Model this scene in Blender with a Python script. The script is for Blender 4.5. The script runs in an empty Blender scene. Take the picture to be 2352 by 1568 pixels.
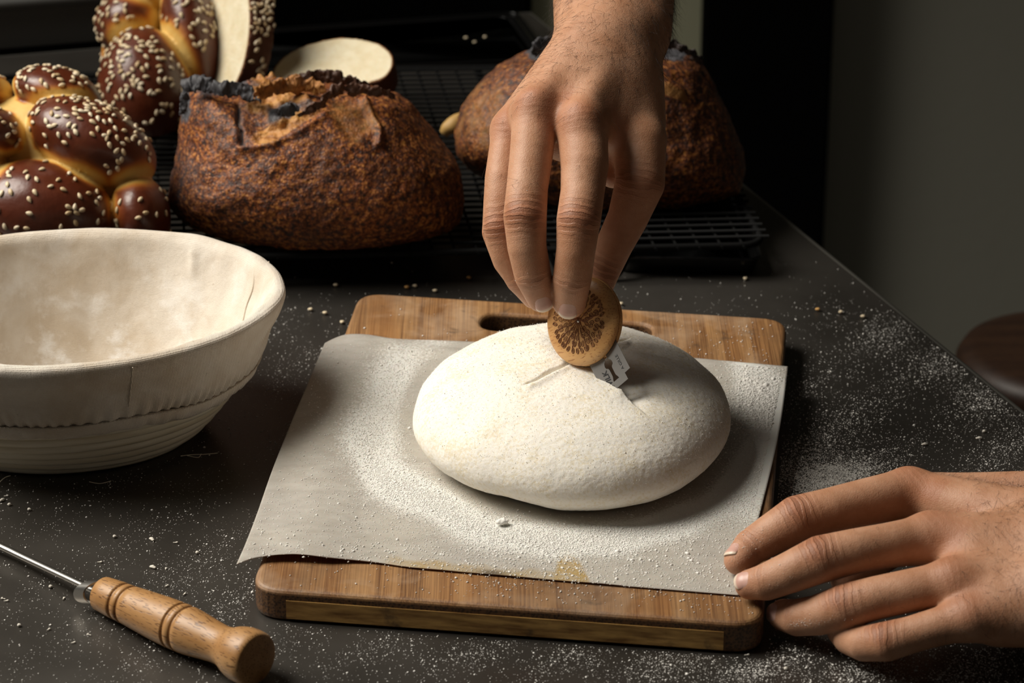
import bpy, math, random
import numpy as np
from mathutils import Vector, Matrix

# ------------------------------------------------------------------ camera, world, light, exposure
F_PX = 6800.0; TH = math.radians(24.3); CAM = np.array([0.0, -1.28, 0.75])
_c, _s = math.cos(TH), math.sin(TH)
RX = np.array([1.0, 0, 0]); UP = np.array([0, _s, _c]); VW = np.array([0, _c, -_s])   # right, up, view
scene = bpy.context.scene
COL = scene.collection
cam_data = bpy.data.cameras.new('camera'); cam = bpy.data.objects.new('camera', cam_data); COL.objects.link(cam)
cam.location = CAM; cam.rotation_euler = (math.pi/2 - TH, 0, 0)
cam_data.sensor_width = 36; cam_data.lens = F_PX/2352*36
cam_data.clip_start = 0.05
cam_data.dof.use_dof = True; cam_data.dof.focus_distance = 1.60; cam_data.dof.aperture_fstop = 13
scene.camera = cam
world = bpy.data.worlds.new('world'); scene.world = world; world.use_nodes = True
bg = world.node_tree.nodes['Background']; bg.inputs[0].default_value = (1.0, 0.93, 0.82, 1); bg.inputs[1].default_value = 0.034
def area(name, loc, target, size, power, color, spread=180):
    l = bpy.data.lights.new(name, 'AREA'); l.shape = 'RECTANGLE'; l.size, l.size_y = size
    l.energy = power; l.color = color; l.spread = math.radians(spread)
    o = bpy.data.objects.new(name, l); COL.objects.link(o); o.location = loc
    o.rotation_euler = (Vector(target) - Vector(loc)).to_track_quat('-Z', 'Y').to_euler()
    return o
area('window_light', (-1.20, 0.42, 1.32), (-0.15, 0.29, 0.05), (1.1, 1.1), 11.3, (1.0, 0.94, 0.84), 70)
scene.view_settings.view_transform = 'Standard'; scene.view_settings.look = 'None'
scene.view_settings.exposure = 0.0; scene.view_settings.gamma = 1.0
scene.view_settings.use_curve_mapping = False

# ------------------------------------------------------------------ helpers
rng = np.random.default_rng(7)
ORG = {}
def ray(px, py): return VW + RX*((px-1176)/F_PX) - UP*((py-784)/F_PX)
def P(px, py, z):
    d = ray(px, py); return CAM + d*((z-CAM[2])/d[2])
def D(px, py, dep): return CAM + ray(px, py)*dep
def Y(px, py, y):
    d = ray(px, py); return CAM + d*((y-CAM[1])/d[1])
def proj(p):
    q = np.asarray(p) - CAM; d = q@VW
    return 1176 + F_PX*(q@RX)/d, 784 - F_PX*(q@UP)/d, d
def nrm(v):
    v = np.asarray(v, float); return v/np.linalg.norm(v)
def sstep(a, b, x):
    t = np.clip((x-a)/(b-a), 0, 1); return t*t*(3-2*t)

def _hash(ix, iy, iz, seed):
    h = (ix.astype(np.int64)*374761393 + iy.astype(np.int64)*668265263 + iz.astype(np.int64)*2147483647 + seed*1274126177) & 0xffffffff
    h = ((h ^ (h >> 13))*1274126177) & 0xffffffff
    return ((h ^ (h >> 16)) & 0xffff)/65535.0
def vnoise(p, scale, seed=0):
    p = np.asarray(p)*scale; i = np.floor(p).astype(np.int64); f = p-i; f = f*f*(3-2*f)
    r = 0
    for dx in (0, 1):
        for dy in (0, 1):
            for dz in (0, 1):
                w = (f[:, 0] if dx else 1-f[:, 0])*(f[:, 1] if dy else 1-f[:, 1])*(f[:, 2] if dz else 1-f[:, 2])
                r = r + w*_hash(i[:, 0]+dx, i[:, 1]+dy, i[:, 2]+dz, seed)
    return r*2-1
def fbm(p, scale, octv=3, seed=0):
    r = 0; a = 1
    for o in range(octv): r = r + a*vnoise(p, scale*2**o, seed+o); a *= .5
    return r

def make_mesh(name, v, f, mat=None, attrs=None, smooth=True):
    me = bpy.data.meshes.new(name)
    v = np.asarray(v, np.float32)
    if isinstance(f, np.ndarray):
        n, k = f.shape
        me.vertices.add(len(v)); me.vertices.foreach_set('co', v.ravel())
        me.loops.add(n*k); me.loops.foreach_set('vertex_index', f.astype(np.int32).ravel())
        me.polygons.add(n); me.polygons.foreach_set('loop_start', np.arange(0, n*k, k, dtype=np.int32))
        me.update(calc_edges=True)
    else:
        me.from_pydata(v.tolist(), [], [list(map(int, q)) for q in f])
    if attrs:
        for k_, a in attrs.items():
            at = me.attributes.new(k_, 'FLOAT', 'POINT'); at.data.foreach_set('value', np.asarray(a, np.float32))
    if smooth: me.polygons.foreach_set('use_smooth', np.ones(len(me.polygons), bool))
    if mat: me.materials.append(mat)
    me.validate()
    return me
def link(name, me, parent=None, label=None, cat=None, group=None, kind=None, org=None):
    o = bpy.data.objects.new(name, me); COL.objects.link(o)
    if parent is not None:
        o.parent = parent
    for k, val in (('label', label), ('category', cat), ('group', group), ('kind', kind)):
        if val: o[k] = val
    return o
def obj(name, v, f, mat, parent=None, attrs=None, smooth=True, **kw):
    """mesh object from world-space vertices; origin at the parent thing's base, else at its own lowest middle"""
    v = np.asarray(v, float)
    if parent is not None: base = ORG[parent.name]
    else: base = np.array([(v[:, 0].min()+v[:, 0].max())/2, (v[:, 1].min()+v[:, 1].max())/2, v[:, 2].min()])
    me = make_mesh(name, v-base, f, mat, attrs, smooth)
    o = link(name, me, parent, **kw)
    if parent is None: o.location = base
    ORG[o.name] = base
    return o
def thing(name, label, cat, loc, group=None):
    o = link(name, None, None, label, cat, group); o.location = loc; o.empty_display_size = .02
    ORG[o.name] = np.array(loc, float); return o

def grid_faces(nu, nv, wrap_u=False, wrap_v=False):
    iu = np.arange(nu if wrap_u else nu-1); iv = np.arange(nv if wrap_v else nv-1)
    a, b = np.meshgrid(iu, iv, indexing='ij'); a = a.ravel(); b = b.ravel(); a2 = (a+1) % nu; b2 = (b+1) % nv
    return np.stack([a*nv+b, a2*nv+b, a2*nv+b2, a*nv+b2], 1)
def tube(path, rad, n=8, cap=True, closed=False, flat=None):
    """swept tube; returns verts, faces(list)"""
    path = np.asarray(path, float); m = len(path); rad = np.broadcast_to(np.asarray(rad, float), (m,))
    if closed: t = np.roll(path, -1, 0)-np.roll(path, 1, 0)
    else: t = np.gradient(path, axis=0)
    t /= np.linalg.norm(t, axis=1)[:, None]+1e-12
    ref = np.array([0, 0, 1.0]) if abs(t[0, 2]) < .9 else np.array([1.0, 0, 0])
    a = np.zeros_like(path); pa = ref
    for i in range(m):
        pa = pa - t[i]*(pa@t[i]); pa /= np.linalg.norm(pa); a[i] = pa
    b = np.cross(t, a)
    ang = np.arange(n)/n*2*np.pi
    fx, fy = flat or (1, 1)
    v = path[:, None] + rad[:, None, None]*(fx*np.cos(ang)[None, :, None]*a[:, None] + fy*np.sin(ang)[None, :, None]*b[:, None])
    fc = grid_faces(m, n, closed, True)[:, ::-1].tolist()
    if cap and not closed: fc += [list(range(n)), [(m-1)*n+i for i in range(n)][::-1]]
    return v.reshape(-1, 3), fc
def merge(parts):
    V = []; Fc = []; o = 0
    for v, f in parts:
        V.append(v); Fc += [[i+o for i in q] for q in f]; o += len(v)
    return np.concatenate(V), Fc
def catmull(pts, n=12, closed=False):
    p = np.asarray(pts, float); m = len(p); out = []
    for i in range(m if closed else m-1):
        if closed: p0, p1, p2, p3 = p[(i-1) % m], p[i], p[(i+1) % m], p[(i+2) % m]
        else: p0, p1, p2, p3 = p[max(i-1, 0)], p[i], p[i+1], p[min(i+2, m-1)]
        for k in range(n):
            t = k/n
            out.append(.5*((2*p1)+(-p0+p2)*t+(2*p0-5*p1+4*p2-p3)*t*t+(-p0+3*p1-3*p2+p3)*t**3))
    if not closed: out.append(p[-1])
    return np.array(out)
def lathe(a, b, prof, n=40, side=None):
    """profile [(t along a->b in m, radius)]"""
    a = np.asarray(a); ax = nrm(np.asarray(b)-a)
    u = nrm(np.cross(ax, [0, 0, 1.0] if abs(ax[2]) < .9 else [1.0, 0, 0])); w = np.cross(ax, u)
    ang = np.arange(n)/n*2*np.pi; pr = np.asarray(prof)
    v = a + pr[:, 0, None, None]*ax + pr[:, 1, None, None]*(np.cos(ang)[None, :, None]*u + np.sin(ang)[None, :, None]*w)
    fc = grid_faces(len(pr), n, False, True).tolist()
    fc += [list(range(n))[::-1], [(len(pr)-1)*n+i for i in range(n)]]
    return v.reshape(-1, 3), fc
def box(c, ex, ey, ez, hx, hy, hz, bev=0.0):
    c = np.asarray(c); ex, ey, ez = map(nrm, (ex, ey, ez)); v = []
    for sx in (-1, 1):
        for sy in (-1, 1):
            for sz in (-1, 1):
                v.append(c+ex*hx*sx+ey*hy*sy+ez*hz*sz)
    f = [[0, 1, 3, 2], [4, 6, 7, 5], [0, 4, 5, 1], [2, 3, 7, 6], [0, 2, 6, 4], [1, 5, 7, 3]]
    return np.array(v), f
def bevel(o, w, seg=3):
    m = o.modifiers.new('bevel', 'BEVEL'); m.width = w; m.segments = seg; m.limit_method = 'ANGLE'; m.angle_limit = math.radians(40)

# ---- surface nets on an SDF
def sdf_mesh(fun, lo, hi, h, newton=2):
    lo = np.asarray(lo, float); hi = np.asarray(hi, float)
    B = 5
    n = (np.ceil((hi-lo)/(h*B)).astype(int))*B
    # coarse
    nb = n//B
    cc = [lo[k]+(np.arange(nb[k])+.5)*B*h for k in range(3)]
    G = np.stack(np.meshgrid(*cc, indexing='ij'), -1).reshape(-1, 3)
    dc = fun(G); act = np.abs(dc) < B*h*1.35
    val = np.repeat(np.repeat(np.repeat(dc.reshape(nb), B, 0), B, 1), B, 2).astype(np.float32)
    off = np.stack(np.meshgrid(*[np.arange(B)]*3, indexing='ij'), -1).reshape(-1, 3)
    ib = np.stack(np.unravel_index(np.nonzero(act)[0], nb), -1)*B
    idx = (ib[:, None]+off[None]).reshape(-1, 3)
    pts = lo+(idx+.5)*h
    out = np.concatenate([fun(pts[i:i+400000]) for i in range(0, len(pts), 400000)])
    val[idx[:, 0], idx[:, 1], idx[:, 2]] = out
    s = val < 0
    c = s[:-1, :-1, :-1].astype(np.int8)
    tot = sum(s[a:s.shape[0]-1+a, b:s.shape[1]-1+b, d:s.shape[2]-1+d].astype(np.int8) for a in (0, 1) for b in (0, 1) for d in (0, 1))
    cells = np.argwhere((tot > 0) & (tot < 8))
    vid = -np.ones(tot.shape, np.int64); vid[cells[:, 0], cells[:, 1], cells[:, 2]] = np.arange(len(cells))
    acc = np.zeros((len(cells), 3)); cnt = np.zeros(len(cells))
    cor = [(a, b, d) for a in (0, 1) for b in (0, 1) for d in (0, 1)]
    for i in range(8):
        for j in range(i+1, 8):
            if sum(abs(cor[i][k]-cor[j][k]) for k in range(3)) != 1: continue
            va = val[cells[:, 0]+cor[i][0], cells[:, 1]+cor[i][1], cells[:, 2]+cor[i][2]]
            vb = val[cells[:, 0]+cor[j][0], cells[:, 1]+cor[j][1], cells[:, 2]+cor[j][2]]
            m = (va < 0) != (vb < 0); t = np.where(m, va/(va-vb+1e-20), 0)
            p = np.array(cor[i])+t[:, None]*(np.array(cor[j])-np.array(cor[i]))
            acc += np.where(m[:, None], p, 0); cnt += m
    v = lo+(cells+acc/np.maximum(cnt, 1)[:, None]+.5)*h
    faces = []
    for ax in range(3):
        a1, a2 = (ax+1) % 3, (ax+2) % 3
        sl0 = [slice(None)]*3; sl1 = [slice(None)]*3
        sl0[ax] = slice(0, -1); sl1[ax] = slice(1, None)
        e = np.argwhere(s[tuple(sl0)] != s[tuple(sl1)])
        e = e[(e[:, a1] > 0) & (e[:, a2] > 0) & (e[:, a1] < tot.shape[a1]) & (e[:, a2] < tot.shape[a2])]
        ins = s[e[:, 0], e[:, 1], e[:, 2]]
        q = []
        for (o1, o2) in ((-1, -1), (0, -1), (0, 0), (-1, 0)):
            k = e.copy(); k[:, a1] += o1; k[:, a2] += o2; q.append(vid[k[:, 0], k[:, 1], k[:, 2]])
        q = np.stack(q, 1); q[~ins] = q[~ins][:, ::-1]
        faces.append(q)
    f = np.concatenate(faces); f = f[(f >= 0).all(1)]
    for _ in range(newton):
        g = grad(fun, v, h*.35); d = fun(v)
        v = v - np.clip(d, -h, h)[:, None]*g/np.maximum((g*g).sum(1), .2)[:, None]
    return v, f
def grad(fun, v, e):
    g = np.zeros_like(v)
    for k in range(3):
        dv = np.zeros(3); dv[k] = e
        g[:, k] = (fun(v+dv)-fun(v-dv))/(2*e)
    return g
def subdivide(v, f):
    """split quads in four (plain midpoints)"""
    e = np.concatenate([f[:, [0, 1]], f[:, [1, 2]], f[:, [2, 3]], f[:, [3, 0]]]); e.sort(1)
    key = e[:, 0]*len(v)+e[:, 1]; u, inv = np.unique(key, return_inverse=True)
    ev = (v[u//len(v)]+v[u % len(v)])/2; cv = v[f].mean(1)
    n = len(f); E = len(v)+inv.reshape(4, n); Cc = len(v)+len(ev)+np.arange(n)
    V = np.concatenate([v, ev, cv])
    q = [np.stack([f[:, i], E[i], Cc, E[(i+3) % 4]], 1) for i in range(4)]
    return V, np.concatenate(q)
def smin(a, b, k):
    h = np.maximum(k-np.abs(a-b), 0)/k; return np.minimum(a, b)-h*h*k*.25
def cone(p, a, ra, b, rb):
    ba = b-a; t = np.clip(((p-a)@ba)/(ba@ba), 0, 1)
    return np.linalg.norm(p-a-t[:, None]*ba, axis=1)-(ra+t*(rb-ra))
def ellip(p, c, axes, r):
    q = np.stack([(p-c)@axes[k]/r[k] for k in range(3)], -1); q2 = np.stack([(p-c)@axes[k]/r[k]**2 for k in range(3)], -1)
    k0 = np.linalg.norm(q, axis=1); k1 = np.linalg.norm(q2, axis=1)+1e-9
    return k0*(k0-1)/k1
def vert_normals(v, f):
    n = np.cross(v[f[:, 2]]-v[f[:, 0]], v[f[:, 3 if f.shape[1] == 4 else 1]]-v[f[:, 1 if f.shape[1] == 4 else 0]])
    r = np.zeros_like(v)
    for k in range(f.shape[1]): np.add.at(r, f[:, k], n)
    return r/(np.linalg.norm(r, axis=1)[:, None]+1e-15)

# ---- grains: many small octahedra in one mesh
OCT_V = np.array([[1, 0, 0], [-1, 0, 0], [0, 1, 0], [0, -1, 0], [0, 0, 1], [0, 0, -1]], float)
OCT_F = np.array([[0, 2, 4], [2, 1, 4], [1, 3, 4], [3, 0, 4], [2, 0, 5], [1, 2, 5], [3, 1, 5], [0, 3, 5]])
def grains(pos, rad, flat=.7):
    n = len(pos); sc = rad[:, None]*rng.uniform(.6, 1.3, (n, 3)); sc[:, 2] *= flat
    a = rng.uniform(0, 6.28, n); v = OCT_V[None]*sc[:, None]
    x = v[..., 0]*np.cos(a)[:, None]-v[..., 1]*np.sin(a)[:, None]; y = v[..., 0]*np.sin(a)[:, None]+v[..., 1]*np.cos(a)[:, None]
    v = np.stack([x, y, v[..., 2]], -1)+pos[:, None]
    f = OCT_F[None]+(np.arange(n)*6)[:, None, None]
    return v.reshape(-1, 3), f.reshape(-1, 3)

# ------------------------------------------------------------------ materials
class MT:
    def __init__(s, name):
        s.m = bpy.data.materials.new(name); s.m.use_nodes = True; s.t = s.m.node_tree; s.b = s.t.nodes['Principled BSDF']
        s.tc = s.t.nodes.new('ShaderNodeTexCoord'); s.obj = s.tc.outputs['Object']
    def put(s, sock, val):
        if hasattr(val, 'is_linked') or isinstance(val, bpy.types.NodeSocket): s.t.links.new(val, sock)
        else:
            if isinstance(val, tuple) and len(val) == 3 and sock.type == 'RGBA': val = (*val, 1)
            sock.default_value = val
    def set(s, **kw):
        for k, v in kw.items(): s.put(s.b.inputs[k.replace('_', ' ')], v)
        return s
    def node(s, typ, props=None, **kw):
        n = s.t.nodes.new('ShaderNode'+typ)
        for k, v in (props or {}).items(): setattr(n, k, v)
        for k, v in kw.items():
            key = k.replace('_', ' '); s.put(n.inputs[int(k[1:])] if k[0] == 'i' and k[1:].isdigit() else n.inputs[key], v)
        return n
    def map(s, scale=(1, 1, 1), rot=(0, 0, 0), loc=(0, 0, 0), src=None):
        return s.node('Mapping', Vector=src or s.obj, Scale=scale, Rotation=rot, Location=loc).outputs[0]
    def noise(s, scale, vec=None, detail=3.0, rough=.55, dist=0.0):
        return s.node('TexNoise', Vector=vec or s.obj, Scale=scale, Detail=detail, Roughness=rough, Distortion=dist).outputs[0]
    def vor(s, scale, vec=None, feature='F1', rnd=1.0):
        return s.node('TexVoronoi', {'feature': feature}, Vector=vec or s.obj, Scale=scale, Randomness=rnd)
    def ramp(s, fac, stops):
        n = s.node('ValToRGB', Fac=fac); e = n.color_ramp.elements
        while len(e) < len(stops): e.new(.5)
        for k, (p, c) in enumerate(stops):
            e[k].position = p; e[k].color = (c, c, c, 1) if not isinstance(c, tuple) else (*c, 1)
        return n.outputs[0]
    def mix(s, fac, a, b, mode='MIX'):
        n = s.t.nodes.new('ShaderNodeMix'); n.data_type = 'RGBA'; n.blend_type = mode
        s.put(n.inputs[0], fac); s.put(n.inputs[6], a); s.put(n.inputs[7], b); return n.outputs[2]
    def math(s, op, a, b=0.0, clamp=False):
        n = s.t.nodes.new('ShaderNodeMath'); n.operation = op; n.use_clamp = clamp
        s.put(n.inputs[0], a); s.put(n.inputs[1], b); return n.outputs[0]
    def attr(s, name): return s.node('Attribute', {'attribute_name': name}).outputs['Fac']
    def bump(s, height, strength=.3, dist=.001, normal=None):
        n = s.node('Bump', Height=height, Strength=strength, Distance=dist)
        if normal: s.put(n.inputs['Normal'], normal)
        s.put(s.b.inputs['Normal'], n.outputs[0]); return n.outputs[0]
def simple(name, col, rough=.6, metal=0.0, **kw):
    t = MT(name); t.set(Base_Color=col, Roughness=rough, Metallic=metal, **kw); return t.m

def m_steel_table():
    t = MT('worn_steel')
    sc = t.noise(60, t.map((1, 40, 1), (0, 0, .5)), 4); sc2 = t.noise(50, t.map((60, 1, 1), (0, 0, -.25)), 3)
    blot = t.noise(9, None, 4)
    colr = t.mix(t.ramp(blot, [(.3, 0.0), (.7, 1.0)]), (.078, .070, .061), (.135, .124, .110))
    scr = t.ramp(t.math('MAXIMUM', sc, sc2), [(.66, 0.0), (.80, 1.0)])
    colr = t.mix(t.math('MULTIPLY', scr, .35), colr, (.20, .19, .175))
    fd = t.attr('flour')
    fine = t.noise(900, None, 2); mid = t.noise(160, None, 3)
    thr = t.math('ADD', fd, t.math('SUBTRACT', t.math('ADD', t.math('MULTIPLY', fine, 2.2), t.math('MULTIPLY', mid, 1.1)), 2.33))
    fm = t.ramp(thr, [(.0, 0.0), (.25, 1.0)])
    colr = t.mix(fm, colr, (.72, .70, .66))
    rg = t.math('ADD', t.math('MULTIPLY', blot, .16), .30)
    rg = t.math('ADD', rg, t.math('MULTIPLY', fm, .5), True)
    t.set(Base_Color=colr, Roughness=rg, Metallic=t.math('SUBTRACT', .80, t.math('MULTIPLY', fm, .80), True))
    t.bump(t.math('ADD', scr, t.math('MULTIPLY', fm, 2.0)), .15, .0004)
    return t.m
def m_bamboo(rot):
    t = MT('bamboo_board')
    fib = t.noise(1100, t.map((1, .012, 1), (0, 0, rot)), 4, .65)
    fib2 = t.noise(90, t.map((1, .03, 1), (0, 0, rot)), 3)
    strip = t.vor(46, t.map((1, .10, 1), (0, 0, rot)), 'F1').outputs['Color']
    sv = t.node('SeparateColor', i0=strip).outputs[0]
    c = t.mix(t.ramp(fib, [(.38, 0.0), (.62, 1.0)]), (.095, .038, .012), (.32, .165, .062))
    c = t.mix(t.math('MULTIPLY', sv, .5), c, (.27, .105, .022))
    c = t.mix(t.math('MULTIPLY', t.ramp(fib2, [(.45, 0.0), (.7, 1.0)]), .5), c, (.46, .27, .12))
    pale = t.ramp(t.noise(17, None, 4, .6, .4), [(.52, 0.0), (.66, 1.0)])
    c = t.mix(t.math('MULTIPLY', pale, .42), c, (.50, .36, .24))
    grime = t.ramp(t.noise(11, None, 5, .65), [(.42, 0.0), (.68, 1.0)])
    c = t.mix(t.math('MULTIPLY', grime, .65), c, (.095, .046, .020))
    stain = t.ramp(t.noise(38, None, 5, .65, .8), [(.60, 0.0), (.72, 1.0)])
    c = t.mix(t.math('MULTIPLY', stain, .75), c, (.045, .032, .022))
    sd = t.attr('side'); end = t.ramp(t.vor(700, None).outputs[0], [(.2, 0.0), (.7, 1.0)])
    dark = t.mix(end, (.025, .010, .004), (.12, .055, .018))
    c = t.mix(sd, c, dark)
    t.set(Base_Color=c, Roughness=.55)
    t.bump(fib, .25, .0006)
    return t.m
def m_core():
    t = MT('bamboo_core_strip')
    f = t.noise(300, t.map((.02, 1, 1), (0, 0, .13)), 4)
    c = t.mix(t.ramp(f, [(.35, 0.0), (.65, 1.0)]), (.20, .095, .02), (.56, .33, .10))
    st = t.ramp(t.noise(60, None, 4, .6), [(.58, 0.0), (.72, 1.0)])
    t.set(Base_Color=t.mix(t.math('MULTIPLY', st, .8), c, (.05, .03, .015)), Roughness=.6); t.bump(f, .3, .0005); return t.m
def m_beech(name, axis_rot, c1, c2, fleck, rough=.42):
    t = MT(name)
    v = t.map((1, 1, 1), axis_rot)
    g = t.noise(90, t.node('Mapping', Vector=v, Scale=(.08, 1, 1)).outputs[0], 4)
    fl = t.noise(1300, t.node('Mapping', Vector=v, Scale=(.14, 1, 1)).outputs[0], 1, .4)
    c = t.mix(t.ramp(g, [(.35, 0.0), (.65, 1.0)]), c1, c2)
    fm = t.ramp(fl, [(.60, 0.0), (.66, 1.0)])
    c = t.mix(t.math('MULTIPLY', fm, .75), c, fleck)
    t.set(Base_Color=c, Roughness=rough); t.bump(t.math('MULTIPLY', fm, -1.0), .2, .0004); return t.m
def m_linen():
    t = MT('natural_linen')
    w1 = t.node('TexWave', {'wave_type': 'BANDS', 'bands_direction': 'Z'}, Vector=t.obj, Scale=420.0, Distortion=1.2, Detail=2.0).outputs[1]
    w2 = t.node('TexWave', {'wave_type': 'BANDS', 'bands_direction': 'X'}, Vector=t.obj, Scale=420.0, Distortion=1.2, Detail=2.0).outputs[1]
    n = t.noise(26, None, 4, .6, .3); n2 = t.noise(1500, None, 2)
    c = t.mix(t.ramp(n, [(.40, 0.0), (.66, 1.0)]), (.70, .635, .55), (.55, .455, .345))
    c = t.mix(t.math('MULTIPLY', t.ramp(n2, [(.3, 0.0), (.7, 1.0)]), .22), c, (.60, .53, .44))
    sp = t.ramp(t.noise(330, None, 1), [(.76, 0.0), (.80, 1.0)])
    c = t.mix(t.math('MULTIPLY', sp, .5), c, (.38, .30, .22))
    fl = t.attr('floury'); fn = t.ramp(t.noise(34, None, 5, .65), [(.50, 0.0), (.62, 1.0)])
    c = t.mix(t.math('MULTIPLY', t.math('MULTIPLY', fl, fn), .8), c, (.86, .84, .81))
    t.set(Base_Color=c, Roughness=.92, Sheen_Weight=.2)
    h = t.math('ADD', t.math('ADD', t.math('MULTIPLY', w1, .5), t.math('MULTIPLY', w2, .5)), t.math('MULTIPLY', n2, .8))
    b1 = t.bump(h, .55, .0005)
    t.bump(t.noise(70, None, 4), .25, .004, b1)
    return t.m
def m_cane():
    t = MT('pale_cane')
    n = t.noise(120, t.map((.15, .15, 2)), 3)
    c = t.mix(t.ramp(n, [(.35, 0.0), (.65, 1.0)]), (.80, .745, .61), (.68, .60, .44))
    t.set(Base_Color=c, Roughness=.55); t.bump(n, .2, .0005); return t.m
def m_dough():
    t = MT('floured_dough')
    f1 = t.noise(620, None, 3, .6); f2 = t.noise(55, None, 4, .6); f3 = t.noise(1500, None, 2)
    bare = t.ramp(f2, [(.46, 0.0), (.66, 1.0)])
    fl = t.ramp(t.math('SUBTRACT', t.math('ADD', f1, .12), t.math('MULTIPLY', bare, .16)), [(.40, 0.0), (.60, 1.0)])
    c = t.mix(fl, (.74, .665, .515), (.82, .785, .715))
    t.set(Base_Color=c, Roughness=.75, Subsurface_Weight=.25, Subsurface_Radius=(.5, .4, .3), Subsurface_Scale=.006)
    b = t.bump(t.math('ADD', f1, t.math('MULTIPLY', f3, .5)), .28, .0007)
    t.bump(t.noise(120, None, 3), .12, .002, b); return t.m
def m_paper():
    t = MT('parchment_paper')
    n = t.noise(55, t.map((1, 2.2, 1), (0, 0, .3)), 5, .65); n2 = t.noise(9, None, 3)
    c = t.mix(t.ramp(n, [(.32, 0.0), (.68, 1.0)]), (.335, .307, .272), (.435, .407, .367))
    c = t.mix(t.math('MULTIPLY', t.ramp(n2, [(.4, 0.0), (.7, 1.0)]), .3), c, (.60, .54, .42))
    st = t.attr('stain'); sn = t.ramp(t.noise(120, None, 4), [(.35, .55), (.65, 1.0)])
    c = t.mix(t.math('MULTIPLY', st, sn), c, (.36, .235, .07))
    ch = t.attr('char'); c = t.mix(ch, c, (.05, .035, .02))
    fd = t.attr('flour'); fine = t.noise(700, None, 3, .6)
    fm = t.ramp(t.math('ADD', fd, t.math('SUBTRACT', fine, .62)), [(0.0, 0.0), (.35, 1.0)])
    c = t.mix(t.math('MULTIPLY', fm, .85), c, (.80, .78, .74))
    t.set(Base_Color=c, Roughness=.6, Subsurface_Weight=.1, Subsurface_Scale=.002); b = t.bump(n, .12, .001)
    t.bump(fm, .3, .0006, b); return t.m
def m_challah():
    t = MT('egg_washed_crust')
    cr = t.attr('crev'); n = t.noise(60, None, 4); n2 = t.noise(250, None, 3)
    cr2 = t.math('ADD', cr, t.math('MULTIPLY', t.math('SUBTRACT', n, .5), .35), True)
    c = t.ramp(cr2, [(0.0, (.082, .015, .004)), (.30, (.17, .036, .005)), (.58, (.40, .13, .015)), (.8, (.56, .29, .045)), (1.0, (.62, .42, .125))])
    t.set(Base_Color=c, Roughness=t.math('ADD', t.math('MULTIPLY', cr2, .35), .34, True), Coat_Weight=.2, Coat_Roughness=.42)
    t.bump(t.math('ADD', n2, n), .22, .0012); return t.m
def m_crumb(edge_col=(.30, .13, .03)):
    t = MT('bread_crumb')
    n = t.noise(90, None, 3); n2 = t.noise(420, None, 3)
    c = t.mix(t.ramp(n, [(.3, 0.0), (.7, 1.0)]), (.66, .56, .36), (.78, .71, .53))
    e = t.attr('crust'); c = t.mix(t.ramp(e, [(.35, 0.0), (.8, 1.0)]), c, edge_col)
    c = t.mix(t.ramp(e, [(.8, 0.0), (1.0, 1.0)]), c, (.085, .022, .006))
    t.set(Base_Color=c, Roughness=.7, Subsurface_Weight=.1, Subsurface_Scale=.004); t.bump(n2, .4, .0012); return t.m
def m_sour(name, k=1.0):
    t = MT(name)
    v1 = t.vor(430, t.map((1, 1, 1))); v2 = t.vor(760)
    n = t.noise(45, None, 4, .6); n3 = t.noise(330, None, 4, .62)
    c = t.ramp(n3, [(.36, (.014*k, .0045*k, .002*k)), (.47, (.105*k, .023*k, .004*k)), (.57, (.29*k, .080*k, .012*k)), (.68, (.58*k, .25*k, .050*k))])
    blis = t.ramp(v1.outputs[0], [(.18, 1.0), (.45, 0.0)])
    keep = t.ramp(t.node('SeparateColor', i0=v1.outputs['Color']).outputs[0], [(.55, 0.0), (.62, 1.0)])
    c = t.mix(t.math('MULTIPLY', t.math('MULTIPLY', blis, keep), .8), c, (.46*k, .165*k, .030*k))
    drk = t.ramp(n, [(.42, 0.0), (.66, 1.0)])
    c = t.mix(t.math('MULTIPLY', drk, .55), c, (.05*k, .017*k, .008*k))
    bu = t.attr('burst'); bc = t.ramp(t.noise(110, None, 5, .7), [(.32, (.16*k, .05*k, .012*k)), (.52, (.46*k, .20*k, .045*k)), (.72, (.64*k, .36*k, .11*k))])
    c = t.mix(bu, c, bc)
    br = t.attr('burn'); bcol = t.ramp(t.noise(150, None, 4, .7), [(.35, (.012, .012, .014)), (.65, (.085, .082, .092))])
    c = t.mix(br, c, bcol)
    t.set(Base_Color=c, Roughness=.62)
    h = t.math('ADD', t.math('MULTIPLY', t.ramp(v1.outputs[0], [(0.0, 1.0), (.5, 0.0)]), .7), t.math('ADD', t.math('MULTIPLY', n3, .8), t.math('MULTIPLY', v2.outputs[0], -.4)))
    t.bump(h, .40, .0014); return t.m
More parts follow.
